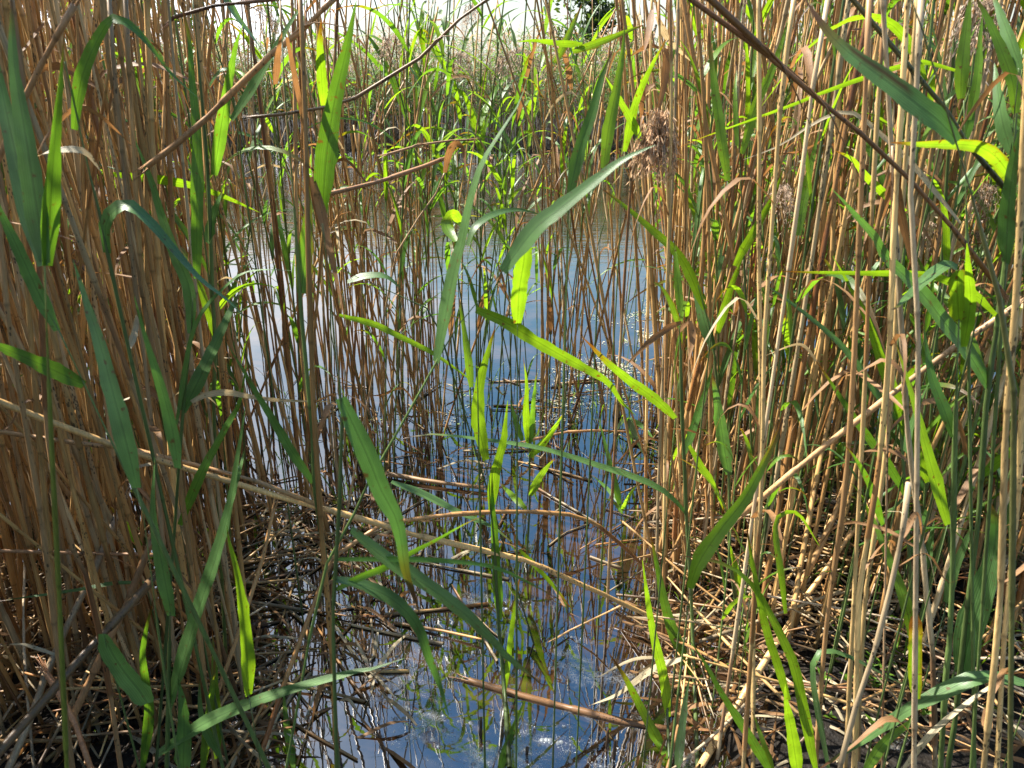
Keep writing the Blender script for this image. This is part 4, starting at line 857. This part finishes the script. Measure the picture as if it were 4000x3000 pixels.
def litter_piece(mb, x, y, z, L, r, a, pitch, rng, colour):
    d = np.array((math.cos(a) * math.cos(pitch), math.sin(a) * math.cos(pitch), math.sin(pitch))); c = np.array((x, y, z + abs(math.sin(pitch)) * L * .5))
    b = np.array((-d[1], d[0], 0)) * rng.gauss(0, .03) * L
    P = spline([c - d * L / 2, c + b, c + d * L / 2], 9); PR, rad, cc = reed_rings(P, r, rng, colour); tube(mb, PR, rad, cc, 6)
def flat_leaf(mb, x, y, z, L, wd_, a, rng, st):
    d = np.array((math.cos(a), math.sin(a), 0)); P = np.array((x, y, z)) + np.linspace(-.5, .5, 10)[:, None] * L * d + np.array((0, 0, 1)) * (0.012 * np.sin(np.linspace(0, 6, 10) + rng.random() * 6) + .006)[:, None]
    ribbon(mb, P, wd_, st, wdir=np.array((-d[1], d[0], rng.gauss(0, .5))), tilt=np.linspace(0, rng.gauss(0, 1.2), 10), rng=rng)
lit = [(x, y, 'bank') for x, y in sample_region(1430, 2280, 1.05, 2.5, 430)] + [(x, y, 'shore') for x, y in sample_region(-60, 560, 1.0, 1.6, 170)] + [(x, y, 'water') for x, y in sample_region(600, 1420, 1.3, 3.0, 60) + sample_region(555, 840, 1.06, 2.0, 85)]
pieces = []
for x, y, reg in lit:
    L = rnd.uniform(0.12, 0.55) if reg != 'water' else rnd.uniform(.06, .3); pieces.append((L / max(y, .8), x, y, reg, L))
pieces.sort(key=lambda t: -t[0])
big, small = pieces[:110], pieces[110:]
PLACE = {'bank': 'on the dark mud of the right bank', 'shore': 'at the muddy foot of the dense stand', 'water': 'floating on the dark water'}
def lz(x, y): return max(float(terrain_z(np.array(x), np.array(y))), 0.0)
for k, (s, x, y, reg, L) in enumerate(big):
    rng = random.Random(8000 + k); mb = MB(); r = rng.uniform(.002, .004); fade = rng.random() < .2
    litter_piece(mb, 0, 0, 0, L, r, rng.random() * 6.283 if reg != 'water' else rng.gauss(.5, .7), abs(rng.gauss(0, .25 if reg != 'water' else .04)), rng, np.array((0.44, .34, .22)) if fade else dead_colour(rng, .1))
    o = mb.build('broken_reed', M_DEAD); o.location = (x, y, lz(x, y) + r + (0.03 * rng.random() if reg != 'water' else 0))
    c = 'bleached grey' if fade else 'tan'; ln = 'long' if L > .38 else 'short'
    tag(o, f'{ln} {c} broken reed piece {PLACE[reg]}', 'broken reed', f'{ln} {c} broken reed pieces {PLACE[reg]}')
mb, ml = MB(), MB()
for k, (s, x, y, reg, L) in enumerate(small):
    rng = random.Random(9000 + k); litter_piece(mb, x, y, lz(x, y) + .003 + (.03 * rng.random() if reg != 'water' else 0), L, rng.uniform(.0015, .0045), rng.random() * 6.283, abs(rng.gauss(0, .2 if reg != 'water' else .02)), rng, dead_colour(rng, .1))
for x, y in sample_region(1430, 2280, 1.0, 2.5, 800) + sample_region(-60, 560, 1.0, 1.6, 200) + sample_region(640, 1420, 1.25, 2.9, 50) + sample_region(555, 840, 1.05, 2.0, 80):
    rng = random.Random(int(x * 9999) + 3); flat_leaf(ml, x, y, lz(x, y) + .004, rng.uniform(.06, .28), rng.uniform(.005, .014), rng.random() * 6.283, rng, rng.choice('ddp'))
tag(mb.build('reed_litter', M_DEAD), 'tangle of small broken reed bits on mud and water', 'litter', None, 'stuff')
tag(ml.build('leaf_litter', M_DRY), 'tangle of dry fallen reed leaves on mud and water', 'litter', None, 'stuff')

# scum: patches of small pale bubbles and film on the near water
mb = MB(); dome = np.array([(math.cos(a) * c, math.sin(a) * c, z) for c, z in ((1, 0), (.72, .62)) for a in np.linspace(0, 6.283, 7)[:6]] + [(0, 0, .9)])
domeq = np.array([[k, (k + 1) % 6, 6 + (k + 1) % 6, 6 + k] for k in range(6)]); domet = np.array([[6 + k, 6 + (k + 1) % 6, 12] for k in range(6)])
cnt = 0
patches = [(8, 500, 1330, 250, 230), (8, 1000, 1520, 480, 200), (8, 1450, 1540, 380, 160), (8, 640, 1000, 260, 220), (8, 1050, 660, 220, 80), (8, 180, 620, 160, 180), (8, 1450, 890, 120, 60), (5, 200, 1560, 200, 90), (8, 250, 150, 200, 100)]
while cnt < 6500:
    ci, cx, cy, rx, ry = rnd.choice(patches[:4] * 3 + patches); a = rnd.random() * 6.283; q = math.sqrt(rnd.random())
    u, v = CROPS[ci][0] + (cx + rx * q * math.cos(a)) * KC, CROPS[ci][1] + (cy + ry * q * math.sin(a)) * KC
    p = ground_at(u, v)
    if noise.fractal(Vector((p[0] * 14, p[1] * 14, 3.1)), 1, 2, 3) < -0.3 + 0.3 * (q - .6): continue
    cnt += 1; r = 0.0005 + 0.0011 * rnd.random() ** 4
    if rnd.random() < .012: r = rnd.uniform(.003, .006)
    mb.add(dome * np.array((r, r, r * .5)) + p, domeq, np.ones((13, 4))); mb.f.append(domet + mb.n - 13)
tag(mb.build('pond_scum', M_SCUM), 'pale bubbly scum floating on the near water', 'scum', None, 'stuff')

# pale floating flecks of water weed in bands on the open pond
mb = MB(); cnt = 0
bands = [(5, 1800, 330, 230, 75), (5, 1800, 500, 200, 40), (5, 1650, 700, 250, 60), (2, 900, 1000, 800, 45), (2, 1300, 960, 900, 30), (5, 500, 900, 600, 200), (5, 1500, 900, 450, 150), (2, 300, 1030, 500, 25)]
while cnt < 6500:
    ci, cx, cy, rx, ry = rnd.choice(bands); u, v = CROPS[ci][0] + (cx + rnd.gauss(0, .5) * rx) * KC, CROPS[ci][1] + (cy + rnd.gauss(0, .5) * ry) * KC
    p = ground_at(u, v)
    if noise.fractal(Vector((p[0] * 3, p[1] * 1.5, 9.1)), 1, 2, 3) < 0.02: continue
    if p[1] > 13.5: continue
    cnt += 1; a = rnd.random() * 3.14; r = 0.002 + 0.0035 * rnd.random() ** 2 * (1 + p[1] * .2); d = np.array((math.cos(a), math.sin(a), 0)) * r; e = np.array((-d[1], d[0], 0)) * rnd.uniform(.3, .9)
    k = np.array((0.42, 0.38, 0.26)) * rnd.uniform(.4, 1.2) if rnd.random() < .8 else np.array((.16, .22, .05))
    mb.add(np.array([p + d, p + e, p - d, p - e]) + np.array((0, 0, .003)), np.array([[0, 1, 2, 3]]), np.tile(np.append(k, 1), (4, 1)))
tag(mb.build('water_weed', M_FLECK, None, False), 'pale flecks of water weed drifting in bands on the pond', 'water weed', None, 'stuff')

# fine grass blades: in the water by the clumps and on the right bank
mb = MB()
for x, y in sample_region(960, 1420, 2.2, 2.9, 80) + sample_region(1450, 2250, 1.2, 2.6, 170) + sample_region(620, 960, 1.5, 2.8, 40):
    rng = random.Random(int(x * 7777) + 1); a = rng.random() * 6.283; L = rng.uniform(.10, .32)
    P = reed_leaf_path(np.array((x, y, lz(x, y) - .01)), a, L, rng.uniform(.8, 1.45), rng.uniform(.1, .6), 9); ribbon(mb, P, rng.uniform(.002, .006), rng.choice('yyg'), wdir=np.array((-math.sin(a), math.cos(a), 0)), tilt=0.0, rng=rng)
tag(mb.build('fine_grass', M_LEAF), 'fine bright grass blades rising from water and mud between the reeds', 'grass', None, 'stuff')
# small round leaved seedlings on the right mud
mb = MB()
for x, y in sample_region(1750, 2250, 1.08, 1.9, 90):
    rng = random.Random(int(x * 5555) + 2); z = lz(x, y)
    for q in range(rng.randint(3, 7)):
        a = rng.random() * 6.283; d = np.array((math.cos(a), math.sin(a), 0)); p = np.array((x, y, z + .01 + .02 * rng.random())); L = rng.uniform(.01, .022)
        ribbon(mb, p + np.linspace(0, 1, 6)[:, None] * L * (d + np.array((0, 0, .35))), L * .6, 'y', wdir=np.array((-d[1], d[0], 0)), tilt=0.0, rng=rng)
tag(mb.build('mud_seedlings', M_LEAF), 'tiny bright green seedlings sprinkled over the right mud', 'seedlings', None, 'stuff')
